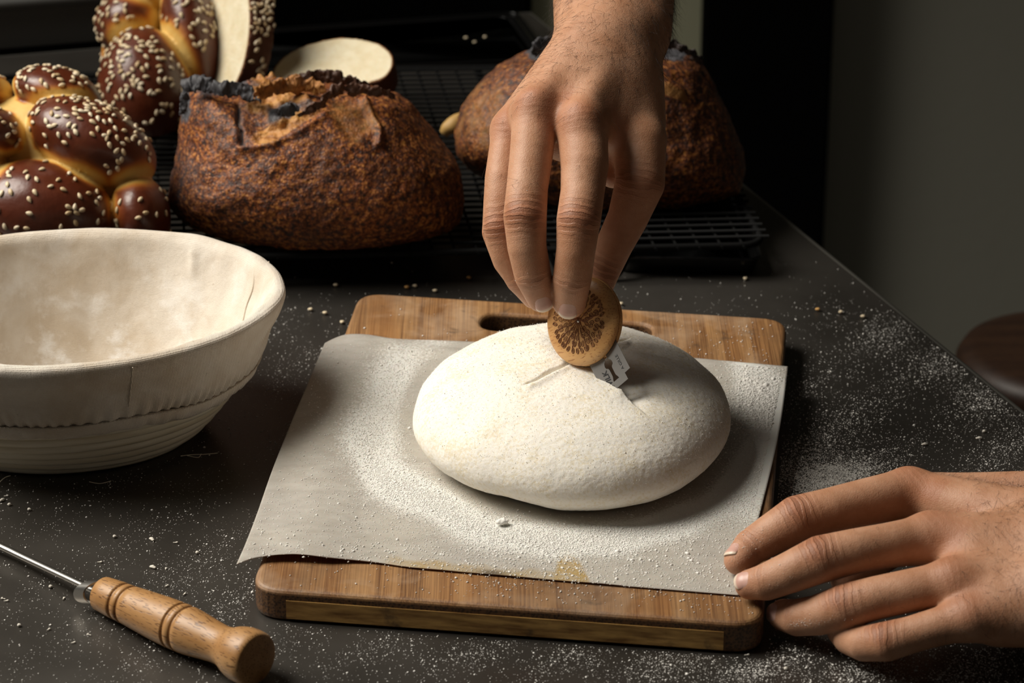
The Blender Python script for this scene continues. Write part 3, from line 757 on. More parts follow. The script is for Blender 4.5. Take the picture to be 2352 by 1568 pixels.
# far braid, right end cut off
L2 = [(335, 205, .705, 108, 142, 130, 6), (445, 85, .745, 68, 150, 130, 14), (300, 52, .765, 82, 76, 120, 20), (390, -35, .78, 100, 70, 120, 0), (425, 215, .755, 80, 120, 130, 8)]
core2 = (372, 150, .775, 140, 185, 130, 0)
cc2 = Y(497, 100, .73); cn2 = nrm(RX*1.0+VW*.34+UP*.05)
o2, v2, n2, cr2, dd2 = challah('braided_loaf', L2, core2, (-.36, .60, .02), (-.17, .90, .20), cut=(cc2, cn2), label='half braided sesame loaf behind, with its right end sliced off', h=.0024, band=.0088)
x, y, _ = proj(v2); facing = -(n2@VW); facecut = np.abs((v2-cc2)@cn2) < .002
w = np.where((facing > -.1) & (cr2 < .6) & (y > -40) & ~facecut, 1.0, 0)
w = w*(.05+1.5*np.exp(-((x-300)/55)**2-((y-165)/85)**2)+.8*np.exp(-((x-385)/50)**2-((y-110)/70)**2)+1.6*np.exp(-((x-470)/28)**2-((y-35)/50)**2)+.5*np.exp(-((x-460)/50)**2-((y-95)/30)**2)+.9*np.exp(-((x-265)/40)**2-((y-40)/45)**2)+.35*np.exp(-((x-260)/30)**2-((y-240)/40)**2)+.25*np.exp(-((x-360)/60)**2-((y-215)/45)**2))
scatter_seeds(o2, v2, n2, w, 235, .0041)

def cut_bread(name, c, axes, r, n, half, label, h=.002, crust=.0022, bumps=0.0, extra=None, tilt_floor=True):
    cen, th = c
    def fun(p):
        d = ellip(p, cen, axes, r)+bumps*fbm(p, 45, 2, 11)
        if extra is not None: d = smin(d, extra(p), .006)
        d = np.maximum(d, np.abs((p-cen)@n-half[0])-half[1])
        return np.maximum(d, RZ+.0012-p[:, 2])
    v, f = sdf_mesh(fun, cen-np.array(r).max()-.02, cen+np.array(r).max()+.02, h, newton=1)
    v, f = subdivide(v, f)
    d = ellip(v, cen, axes, r)+bumps*fbm(v, 45, 2, 11)
    if extra is not None: d = smin(d, extra(v), .006)
    cr = sstep(-crust*2.2, -crust*.25, d)
    o = obj(name, v, f, M_CRUMB, attrs={'crust': cr}, label=label, cat='bread')
    return o, v, vert_normals(v, f), cr
# the slice leaning beside the cut braid
sc = Y(545, 75, .722); sn = nrm(-.85*RX-.52*VW+.06*UP); st_ = nrm(np.cross(sn, UP)); su = nrm(np.cross(st_, sn))
o3, v3, n3, cr3 = cut_bread('bread_slice', (sc, 0), (st_, su, sn), (.040, .048, .060), sn, (0.0, .0095), 'thick slice of braided sesame bread standing beside the half loaf, pale crumb facing left', crust=.0016)
x, y, _ = proj(v3); w = np.where((-(n3@VW) > -.1) & (cr3 > .9) & (x > 575) & (y > -30), 1.0, 0)*(.03+np.exp(-((x-605)/22)**2-((y-25)/38)**2))
scatter_seeds(o3, v3, n3, w, 48, .0036)
# the pale cut piece lying behind the dark loaf
fc = Y(765, 178, .70); fn_ = nrm(-.66*VW+.70*UP-.16*RX); fx = nrm(RX-fn_*(RX@fn_)); fy = nrm(np.cross(fn_, fx))
ex2 = lambda p: ellip(p, fc+fx*.034-fy*.004, (fx, fy, fn_), (.0115, .018, .03))
o4, v4, n4, cr4 = cut_bread('bread_slice', (fc, 0), (fx, fy, fn_), (.0425, .034, .06), fn_, (0.0, .009), 'pale cut slice of white bread leaning behind the dark blistered loaf', crust=.0012, bumps=.0014, extra=ex2)

# blistered country loaves : picture outline swelled in depth
def country_loaf(name, outline, cpx, yw, depth, label, tweak, mat=None):
    cw = Y(*cpx, yw); ol = np.array(outline, float); c = catmull(ol, 14, True)
    q = c-np.array(cpx); ang = np.arctan2(-q[:, 1], q[:, 0]); rad_ = np.hypot(q[:, 0], q[:, 1]); od = np.argsort(ang)
    nu_, nv_ = 560, 300
    th = np.linspace(-math.pi, math.pi, nu_, endpoint=False); rr_ = np.interp(th, ang[od], rad_[od], period=2*math.pi)
    ph = np.linspace(.0015, math.pi-.0015, nv_); m = px2m(proj(cw)[2])
    Tt, Pp = np.meshgrid(th, ph, indexing='ij'); R_ = rr_[:, None]*np.sin(Pp)**.80
    v = cw+(R_*np.cos(Tt))[..., None]*m*RX+(R_*np.sin(Tt))[..., None]*m*UP-(depth*np.cos(Pp))[..., None]*(VW*.97+np.array([0, 0, .10]))
    v = v.reshape(-1, 3); f = grid_faces(nu_, nv_, True)
    caps = []
    v[:, 2] = np.maximum(v[:, 2], RZ+.0012)
    n_ = vert_normals(v, f)
    if ((v-cw)*n_).sum(1).mean() < 0: f = f[:, ::-1]; n_ = -n_
    x, y, _ = proj(v); fr = sstep(-.15, .15, -(n_@VW))
    hg, bu, bn = tweak(v, x, y, fr)
    v = v+n_*hg[:, None]; v[:, 2] = np.maximum(v[:, 2], RZ+.0012)
    fl = f.tolist()
    fl.append([i*nv_ for i in range(nu_)][::-1]); fl.append([i*nv_+nv_-1 for i in range(nu_)])
    return obj(name, v, fl, mat or M_SOUR, attrs={'burst': np.clip(bu, 0, 1), 'burn': np.clip(bn, 0, 1)}, label=label, cat='bread')
def blob(x, y, cx, cy, sx, sy, r=0):
    r = math.radians(r); a = (x-cx)*math.cos(r)+(y-cy)*math.sin(r); b = -(x-cx)*math.sin(r)+(y-cy)*math.cos(r)
    return np.exp(-(a/sx)**2-(b/sy)**2)
def pl(x, y, pts): return pline(x, y, np.array(pts, float))
def tw_main(v, x, y, fr):
    nz = fbm(v, 80, 3, 3); nz2 = fbm(v, 200, 2, 5)
    b1 = sstep(.35, .55, blob(x, y, 640, 235, 75, 48, 12)+.25*nz)
    b2 = sstep(.35, .55, blob(x, y, 650, 288, 90, 26, -28)+.22*nz)
    b3 = sstep(.25, .75, blob(x, y, 805, 262, 62, 50, 40)+.30*nz)*.42
    bu = np.maximum(np.maximum(b1, b2), b3)*fr
    h = .0009*fbm(v, 120, 3, 7)+.0028*b1*(.5+nz)*fr+.0020*nz2*(b1+b2)*.6*fr-.0085*b3*fr*blob(x, y, 800, 275, 60, 55, 40)-.0045*blob(x, y, 600, 275, 55, 45)*fr
    r, s, t = pl(x, y, [(548, 238), (549, 285), (552, 330)]); h = h-.0045*np.exp(-(r/5)**2)*fr; gro = np.exp(-(r/6)**2)*fr
    r, s, t = pl(x, y, [(560, 335), (620, 325), (690, 295), (740, 262)]); h = h+.0022*np.exp(-((r*s-6)/9)**2)*fr
    r, s, t = pl(x, y, [(838, 232), (850, 260), (870, 300), (868, 330)]); h = h+.0040*np.exp(-(r/7)**2)*fr
    h = h+.0025*fbm(v, 70, 3, 15)*sstep(235, 195, y)*fr
    bn = np.maximum(blob(x, y, 500, 206, 95, 24, -2), blob(x, y, 425, 240, 22, 55))+.6*blob(x, y, 690, 248, 60, 22)+.75*blob(x, y, 630, 262, 38, 28)
    bn = np.maximum(sstep(.42, .75, bn+.22*nz)*fr, gro*.9); bn = np.maximum(bn, .55*blob(x, y, 415, 420, 45, 75)*(.7+.6*nz))
    bu = bu*(1-np.clip(bn, 0, 1))
    return h, bu, bn
OL = [(388, 450), (396, 400), (412, 330), (416, 262), (426, 212), (446, 190), (500, 196), (560, 197), (600, 190), (650, 184), (720, 184), (800, 190), (880, 204), (930, 226), (965, 262), (1012, 322), (1050, 378), (1066, 440), (1060, 490), (1036, 532), (960, 566), (850, 588), (720, 594), (600, 578), (500, 548), (430, 515), (396, 482)]
loaf = country_loaf('country_loaf', OL, (730, 400), .525, .080, 'big dark blistered country loaf with burnt split crust, in front on the rack', tw_main)
# raised burnt ears on its top
def ear(path, r0, name, parent, col, seed, dep=None):
    pts = catmull([Y(px, py, yw) for px, py, yw in path], 10); m = len(pts)
    q = np.linspace(0, 1, m); rad_ = .8*r0*np.sin(np.clip(q*.94+.03, 0, 1)*math.pi)**.5*(1+.5*vnoise(pts, 220, seed))
    pts = pts+np.stack([vnoise(pts, 180, seed+k) for k in range(3)], 1)*.0016
    pts = catmull(pts[::2], 6); rad_ = np.interp(np.linspace(0, 1, len(pts)), q, rad_)
    v, f = tube(pts, rad_, 18, flat=(1.35, .5)); v = v+np.stack([fbm(v, 330, 3, seed+3+k) for k in range(3)], 1)*.0016
    obj(name, v, f, col, parent)
M_BURN = simple('burnt_crust', (.040, .039, .044), .65)
def m_gold():
    t = MT('golden_torn_crust'); n = t.noise(130, None, 5, .7)
    t.set(Base_Color=t.ramp(n, [(.3, (.10, .03, .008)), (.52, (.40, .165, .035)), (.72, (.62, .34, .10))]), Roughness=.65); t.bump(n, .7, .003); return t.m
M_GOLD = m_gold()
ear([(420, 262, .498), (424, 222, .50), (440, 194, .506), (470, 194, .503), (510, 204, .497), (550, 203, .497), (584, 214, .494), (602, 232, .486)], .0042, 'crust_ear', loaf, M_BURN, 21)
ear([(586, 222, .482), (600, 206, .49), (650, 196, .50), (700, 197, .503), (745, 203, .50)], .0052, 'torn_crumb', loaf, M_GOLD, 31)
ear([(690, 262, .466), (722, 250, .47), (750, 226, .482), (770, 205, .494), (815, 203, .498), (870, 212, .50), (905, 222, .51)], .0034, 'crust_ear', loaf, simple('browned_ear', (.085, .035, .018), .55), 41)
ear([(620, 190, .515), (680, 183, .52), (740, 178, .52), (790, 184, .52), (850, 196, .525)], .0035, 'crust_ear', loaf, simple('dark_ear', (.055, .022, .010), .6), 51)
ear([(640, 262, .464), (665, 252, .466), (690, 252, .466)], .0040, 'crust_ear', loaf, M_BURN, 61)
def tw_2(v, x, y, fr):
    nz = fbm(v, 80, 3, 13)
    bu = .75*sstep(.4, .6, blob(x, y, 1545, 215, 45, 14, 28)+.2*nz)*fr+.38*sstep(.5, .8, blob(x, y, 1110, 270, 70, 120)+.30*nz)*fr
    bn = sstep(.45, .7, blob(x, y, 1240, 120, 35, 32)+blob(x, y, 1545, 118, 60, 22)+.25*nz)*fr
    return .0009*fbm(v, 120, 3, 17)+.003*blob(x, y, 1540, 200, 60, 12, 28)*fr, bu, bn
OL2 = [(1044, 330), (1056, 262), (1096, 196), (1156, 144), (1238, 108), (1330, 96), (1440, 98), (1530, 110), (1575, 118), (1612, 148), (1650, 214), (1688, 296), (1711, 376), (1703, 428), (1686, 450), (1600, 486), (1500, 498), (1350, 496), (1200, 462), (1110, 408), (1060, 372)]
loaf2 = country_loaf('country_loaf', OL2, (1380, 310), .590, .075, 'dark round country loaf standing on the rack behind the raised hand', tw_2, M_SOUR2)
ear([(1228, 118, .556), (1245, 104, .56), (1262, 98, .565)], .0045, 'crust_ear', loaf2, M_BURN, 71)
ear([(1500, 112, .55), (1530, 104, .55), (1556, 104, .55), (1578, 116, .55), (1610, 146, .56)], .0040, 'crust_ear', loaf2, simple('black_ear', (.022, .014, .012), .6), 81)
v, f = tube(catmull([Y(1018, 272, .64), Y(1040, 254, .64), Y(1062, 238, .645), Y(1100, 230, .65)], 8), [.004+.0022*math.sin(i*.17) for i in range(25)], 12)
v = v+np.stack([fbm(v, 120, 2, 90+k) for k in range(3)], 1)*.001; v[:, 2] += RZ+.001-v[:, 2].min()+.012
obj('bread_stick', v, f, simple('pale_crust', (.40, .24, .07), .6), label='small pale crusty stub poking out left of the far loaf', cat='bread')
# ------------------------------------------------------------------ lined proofing basket
bC = np.array([-.2541, .2556]); b1 = np.array([.98472, .17417, 0]); b2 = np.array([-.17417, .98472, 0]); BA, BB, BH = .1243, .0985, .0850
basket = thing('proofing_basket', 'oval pale cane proofing basket with a linen liner, at the left', 'basket', (bC[0], bC[1], 0))
def bsc(z): return .50+.50*np.clip(z/BH, 0, 1)**.52
def bpt(t, z, off=0.0, sc=None):
    s = bsc(z) if sc is None else sc
    return (bC[0]+np.cos(t)*(BA*s+off)*b1[0]+np.sin(t)*(BB*s+off)*b2[0], bC[1]+np.cos(t)*(BA*s+off)*b1[1]+np.sin(t)*(BB*s+off)*b2[1])
nc = 15; tt = np.linspace(0, 2*np.pi, 140, endpoint=False)
for k in range(nc):
    z = .0034+k*.00535; X_, Y_ = bpt(tt, z, -.0034); wob = .0004*np.sin(tt*3+k)
    v, f = tube(np.stack([X_, Y_, np.full_like(tt, z)+wob], 1), .0031, 9, closed=True, flat=(1.0, .9)); obj('cane_coil', v, f, M_CANE, basket)
X_, Y_ = bpt(tt, .002, 0, .46); v = np.concatenate([np.stack([X_, Y_, np.full_like(tt, z)], 1) for z in (.0008, .006)]); n = len(tt)
obj('base', v, [list(range(n))[::-1], list(range(n, 2*n))]+[[i, (i+1) % n, n+(i+1) % n, n+i] for i in range(n)], M_CANE, basket)
# liner: skirt outside, roll over the rim, down the inside
nt_ = 520; tt = np.linspace(0, 2*np.pi, nt_, endpoint=False); rows = []; fl = []
hem = .0445+.0012*np.sin(tt*4+1)+.0008*np.sin(tt*9)
def row(z, off): X_, Y_ = bpt(tt, z, off); return np.stack([X_, Y_, np.broadcast_to(z, tt.shape)], 1)
for q in np.linspace(0, 1, 34): rows.append(row(hem+(BH-.004-hem)*q, .0028+.0006*math.sin(q*9))); fl.append(0)
for a in np.linspace(0, math.pi, 13)[1:-1]: rows.append(row(np.full(nt_, BH-.004+.0052*math.sin(a)), .0028-.0108*(1-math.cos(a))/2)); fl.append(.1)
for q in np.linspace(0, 1, 60)[1:]:
    z = (BH-.004)*(1-q)+.012*q; s_in = 1.0
    rows.append(row(np.full(nt_, z), -.0080-.0025*q)); fl.append(.25+.75*q)
last = rows[-1]; cen_ = np.array([bC[0], bC[1], .0095])
for q in np.linspace(0, 1, 24)[1:]: rows.append(last*(1-q)+cen_*q); fl.append(1.0)
lv = np.stack(rows).reshape(-1, 3); ln = len(rows)
lf2 = grid_faces(ln, nt_, False, True)[:, ::-1]
nl = vert_normals(lv, lf2)
if (nl[:nt_*10]*(lv[:nt_*10]-np.array([*bC, .05])))[:, :2].sum() < 0: lf2 = lf2[:, ::-1]; nl = -nl
T_ = np.tile(tt, ln); Q_ = np.repeat(np.arange(ln), nt_)
wr = .0008*fbm(lv, 32, 3, 5)+.0011*fbm(lv*[1, 1, .25], 42, 2, 8)*(Q_ > 40)
sx_, sy_, _ = proj(lv)
wr = wr+.0014*np.exp(-((sx_-445)/10)**2)*(Q_ > 44)*sstep(520, 560, sy_)*sstep(650, 600, sy_)+.0012*np.exp(-((sx_-100)/7)**2)*(Q_ > 44)*sstep(590, 540, sy_)
# gathers above the hem on the right-front
wr = wr+.0007*np.sin(T_*95+3*np.sin(T_*7))*sstep(14, 2, Q_)*(Q_ < 36)
lv2 = lv+nl*wr[:, None]
lin = obj('liner', lv2, lf2, M_LINEN, basket, attrs={'floury': np.repeat(np.array(fl), nt_)}, label='cream linen liner')
sol = lin.modifiers.new('thickness', 'SOLIDIFY'); sol.thickness = .0009; sol.offset = -1
# hem band under the stitch line
hr_ = []
for q in np.linspace(0, 1, 9):
    z = hem+.0008-.0086*q+.0007*q*np.sin(tt*31+2*np.sin(tt*5)); hr_.append(row(z, .0034+.0012*math.sin(q*math.pi)+.0006*q*np.sin(tt*58+3*np.sin(tt*11))))
hv = np.stack(hr_).reshape(-1, 3); hfc = grid_faces(9, nt_, False, True)
ho = obj('hem', hv, hfc, M_LINEN, basket, attrs={'floury': np.zeros(len(hv))}); sol = ho.modifiers.new('thickness', 'SOLIDIFY'); sol.thickness = .0010; sol.offset = 0
M_THREAD = simple('seam_thread', (.52, .45, .36), .9)
parts = []
for a in np.arange(0, 2*np.pi, .0205):
    pts = []
    for da in (0, .006, .012):
        z = np.interp(a+da, tt, hem)+.0006; X_, Y_ = bpt(np.array([a+da]), z, .0047-.0005*abs(da-.006)/.006); pts.append([X_[0], Y_[0], z])
    parts.append(tube(pts, .00035, 5))
v, f = merge(parts); obj('stitching', v, f, M_THREAD, lin, kind='stuff')
def tfind(px, py, z):
    w = P(px, py, z)-np.array([*bC, 0]); return math.atan2((w@b2)/BB, (w@b1)/BA)
ta = tfind(300, 900, .065)
pts = []; 
for z in np.linspace(.046, BH-.003, 26): X_, Y_ = bpt(np.array([ta]), z, .0034); pts.append([X_[0]+.0002*math.sin(z*1500), Y_[0], z])
v, f = tube(pts, .00042, 6); obj('seam', v, f, M_THREAD, lin)
tb = tfind(606, 606, BH); pts = []
for q in np.linspace(0, 1, 26):
    z = BH+.0006-.034*q**1.2; X_, Y_ = bpt(np.array([tb-.10*q+.012*math.sin(q*11)]), z, -.0076 if q > .12 else -.0076+.008*(1-q/.12)); pts.append([X_[0], Y_[0], z])
v, f = tube(pts, .0006, 6); obj('seam', v, f, M_THREAD, lin)
# loose cane fibres under the bowl
parts = []
for a in [[(415, 1047), (440, 1044), (470, 1043), (500, 1040)], [(430, 1046), (455, 1050), (462, 1042)], [(205, 1106), (230, 1110), (255, 1104)], [(0, 1106), (12, 1096), (24, 1092)]]:
    parts.append(tube(catmull([P(px, py, .006) for px, py in a], 5), .00022, 5))
v, f = merge(parts); obj('loose_fibre', v, f, M_CANE, basket, kind='stuff')

# ------------------------------------------------------------------ wooden-handled tool, front left
ta_, tb_ = P(233, 1362, .0105), P(600, 1520, .0140)
tb_ = ta_+(tb_-ta_)*.975
Lh = np.linalg.norm(tb_-ta_); mm = Lh
tool = thing('hand_tool', 'wooden handled tool with a thin steel shank lying at the front left', 'tool', tuple((ta_+tb_)/2*[1, 1, 0]))
axd = nrm(tb_-ta_)
yaw = math.atan2(axd[1], axd[0])
M_BEECH = m_beech('beech_handle', (0, math.asin(axd[2]), -yaw), (.33, .16, .052), (.47, .265, .11), (.10, .04, .013))
def prof_handle():
    R = [(0, .0001), (0, .0078), (.0012, .0090), (.012, .0098)]
    def groove(c, r): return [(c-.0011, r), (c-.0005, r-.0009), (c+.0005, r-.0009), (c+.0011, r)]
    R += groove(.016, .0099)+groove(.0215, .0101)+[(.03, .0107), (.045, .0117), (.056, .0121)]+groove(.0585, .0121)+groove(.0640, .0120)
    R += [(.070, .0117), (.080, .0106), (.087, .0099), (.092, .0098), (.096, .0106), (.0995, .0122), (.1025, .0132), (.106, .0139), (.110, .0141), (.1135, .0139), (.1155, .0130), (.1160, .012), (.1160, .0001)]
    k = Lh/.116
    return [(t*k, r*1.0) for t, r in R]
pr = prof_handle(); pp = []
for (t0, r0), (t1, r1) in zip(pr[:-1], pr[1:]):
    for q in np.linspace(0, 1, 3)[:-1]: pp.append((t0+(t1-t0)*q, r0+(r1-r0)*q))
pp.append(pr[-1])
v, f = lathe(ta_, tb_, pp, 56); obj('handle', v, f, M_BEECH, tool, label='turned beech handle with ring grooves')
M_STEEL = simple('bright_steel', (.36, .35, .33), .32, 1.0); M_STEELD = simple('dull_bright_steel', (.42, .41, .39), .38, 1.0)
sh = catmull([P(226, 1360, .0105), P(190, 1343, .0092), P(120, 1310, .0075), P(50, 1277, .006), P(0, 1253, .006), P(-120, 1200, .006), P(-300, 1120, .006)], 8)
v, f = tube(sh, .0021, 12, flat=(.75, 1.0)); obj('shank', v, f, M_STEEL, tool)
# folded strap where the shank meets the handle
band = catmull([P(236, 1334, .0165), P(208, 1335, .0155), P(184, 1346, .0130), P(174, 1361, .0092), P(180, 1377, .0060), P(202, 1384, .0048), P(226, 1376, .0050)], 8)
tg = nrm(np.gradient(band, axis=0).mean(0)); wd = nrm(axd*.85+np.array([0, 0, .25])-RX*.0)
bw = []
n_b = len(band)
for i in range(n_b):
    tgi = nrm(np.gradient(band, axis=0)[i]); no = nrm(np.cross(wd, tgi))
    for sx_s, sn_s in ((-1, -1), (1, -1), (1, 1), (-1, 1)): bw.append(band[i]+wd*(.0040*sx_s+.0026)+no*.0005*sn_s)
fcs = grid_faces(n_b, 4, False, True).tolist()+[[0, 1, 2, 3], [(n_b-1)*4+i for i in (3, 2, 1, 0)]]
o = obj('strap', np.array(bw), fcs, M_STEEL, tool, smooth=False)

# ------------------------------------------------------------------ round wooden scoring handle with razor blade
dC = D(1343, 738, 1.607); dN = nrm(-.64*RX+.06*UP-.76*VW)          # faces left and towards the viewer
l1 = nrm(.66*RX-.75*UP); l1 = nrm(l1-dN*(l1@dN)); l2 = nrm(np.cross(dN, l1))
if l2@RX < 0: l2 = -l2
lame = thing('scoring_lame', 'round wooden bread lame with razor blade, held over the dough', 'lame', tuple(dC))
M_LAME = m_beech('cherry_wood', (.3, .5, .9), (.52, .27, .095), (.68, .40, .165), (.34, .14, .045), .38)
RD, HT = .0243, .0052
def half(sgn):
    pr = [(0.0003, .0001), (.0003, RD-.0006), (.0008, RD), (.0020, RD), (.0032, RD-.0007), (.0042, RD-.0022), (.0049, RD-.0046), (HT, RD-.0056), (HT+.0002, RD*.5), (HT+.0003, .0001)]
    return lathe(dC, dC+dN*sgn, pr, 72)
v, f = half(1); obj('disc_half', v, f, M_LAME, lame); v, f = half(-1); obj('disc_half', v, f, M_LAME, lame)
M_ENG = simple('burnt_engraving', (.20, .075, .026), .7)
eU = nrm(UP*.96+RX*.20-dN*((UP*.96+RX*.20)@dN)); eR = np.cross(eU, dN); eR = eR if eR@RX > 0 else -eR
def dp(a, b): return dC+eR*a*.001+eU*b*.001+dN*(HT+.00025)
parts = []
def stroke(pts, w=.26): parts.append(tube(catmull([dp(*p) for p in pts], 5), w*.001*np.r_[.5, np.ones(5*(len(pts)-1)-1), .5], 4))
def leaf(x0, y0, ang, L, W):
    ca, sa = math.cos(ang), math.sin(ang); loop = []
    for q in np.linspace(0, 2*math.pi, 9, endpoint=False):
        u = L*.5*(1-math.cos(q)); w = W*math.sin(q)*(.6+.4*math.sin(q/2)); loop.append(dp(x0+u*ca-w*sa, y0+u*sa+w*ca))
    parts.append(tube(np.array(loop), .00022, 4, closed=True))
    parts.append(tube(np.array([dp(x0+L*.25*ca, y0+L*.25*sa), dp(x0+L*.75*ca, y0+L*.75*sa)]), .00016, 4))
RE = 17.8; rg2 = random.Random(4)
for k in range(0, 14, 2):                       # trunk fanning into roots and branches
    a = -math.pi/2+(k-6.5)*.165; e = (math.cos(a)*RE*.86, math.sin(a)*RE*.86); stroke([(.3*(k-6.5)*.35, .8), (e[0]*.35, e[1]*.45), (e[0]*.7, e[1]*.72+.4), e], .30)
for k in range(0, 11, 2):
    a = math.pi/2+(k-5)*.24; e = (math.cos(a)*RE*.84, math.sin(a)*RE*.84); stroke([(.3*(k-5)*.3, -.6), (e[0]*.4, e[1]*.4), e], .28)
for k in range(9): stroke([(-1.8+.45*k, 1.6), (-1.2+.3*k, 0), (-1.7+.42*k, -1.8)], .42)
for ring_, nl_, L, W in ((1.0, 36, 3.0, .95), (.80, 30, 3.1, 1.0), (.60, 22, 3.0, .95), (.42, 13, 2.8, .9)):
    for k in range(nl_):
        a = k/nl_*2*math.pi+ring_; leaf(math.cos(a)*RE*(ring_-.16), math.sin(a)*RE*(ring_-.16), a+rg2.uniform(-.7, .7), L, W)
for k in range(3): stroke([(-9+k, 3+k), (-6, 1.2-k*.5), (0, .5), (6, 1.2-k*.5), (9-k, 3+k)], .22)
v, f = merge(parts); obj('engraved_tree', v, f, M_ENG, lame, label='burnt tree engraving on the disc face')
v, f = lathe(dC+dN*(HT+.0001), dC+dN, [(0, .0001), (0, .0011), (.0005, .0010), (.0006, .0001)], 20); obj('pin', v, f, M_STEEL, lame, label='small steel pin at the middle of the disc')
# blade between the two halves
M_BLADE = simple('blade_steel', (.27, .26, .25), .42, .8)
e_ = D(1448, 848, 1.628)
# long axis l1 (down-right), width l2 (up-right); fit the right edge line
ro = ((D(1430, 818, 1.587)-dC)@l2)
W2 = .0110; c2 = ro-W2
tip = ((D(1434, 877, 1.587)-dC)@l1)
bo = []
def bpnt(a, b): return dC+l1*a+l2*(c2+b)
outl = [(-.006, -W2), (-.006, W2), (tip-.0042, W2), (tip-.0040, W2-.0042), (tip, W2-.0042), (tip, -W2+.0042), (tip-.0040, -W2+.0042), (tip-.0042, -W2)]
slot = []
xs = np.linspace(tip-.0040, tip-.0300, 27)
for i, x_ in enumerate(xs):
    k = (tip-x_)*1000
    wv = .0011+.0010*max(0, math.sin(k*.62-.9))+(.0008 if 13 < k < 17 else 0)
    slot.append((x_, wv))
slot = [(a, b) for a, b in slot]+[(a, -b) for a, b in slot[::-1]]
cu = bpy.data.curves.new('blade_c', 'CURVE'); cu.dimensions = '2D'; cu.fill_mode = 'BOTH'; cu.extrude = .00008
for pts in (outl, slot):
    s = cu.splines.new('POLY'); s.points.add(len(pts)-1); s.use_cyclic_u = True
    for p, q in zip(s.points, pts): p.co = (q[0], q[1], 0, 1)
tmp = bpy.data.objects.new('tmp', cu); COL.objects.link(tmp); dg = bpy.context.evaluated_depsgraph_get()
me = bpy.data.meshes.new_from_object(tmp.evaluated_get(dg)); bpy.data.objects.remove(tmp)
Mb = Matrix((Vector(l1), Vector(l2), Vector(np.cross(l1, l2)))).transposed().to_4x4(); Mb.translation = Vector(l2*c2)
me.transform(Mb); me.materials.clear(); me.materials.append(M_BLADE); me.name = 'razor_blade'
blade = link('razor_blade', me, lame); ORG[blade.name] = dC
def text(body, at, xdir, size, shear=0.0, bold=0.0, name='blade_print', sx=1.0):
    c = bpy.data.curves.new('txt', 'FONT'); c.body = body; c.size = size; c.extrude = .00003; c.shear = shear; c.offset = bold; c.align_y = 'CENTER'; c.align_x = 'LEFT'
    t_ = bpy.data.objects.new('tmp', c); COL.objects.link(t_); dg = bpy.context.evaluated_depsgraph_get(); m_ = bpy.data.meshes.new_from_object(t_.evaluated_get(dg)); bpy.data.objects.remove(t_)
    X = nrm(xdir); N = dN; Yv = np.cross(N, X)
    Mt = Matrix((Vector(X*sx), Vector(Yv), Vector(N))).transposed().to_4x4(); Mt.translation = Vector(at-dC+N*.00014)
    m_.transform(Mt); m_.materials.clear(); m_.materials.append(simple('black_print', (.01, .01, .012), .5)); m_.name = name
    link(name, m_, blade)
text('A GILLE', bpnt(tip-.0062, W2-.0040), -l1, .0025, sx=1.1)
text('WILK', bpnt(tip-.0010, -W2+.0066), -l1, .0046, shear=.25, bold=.00012)
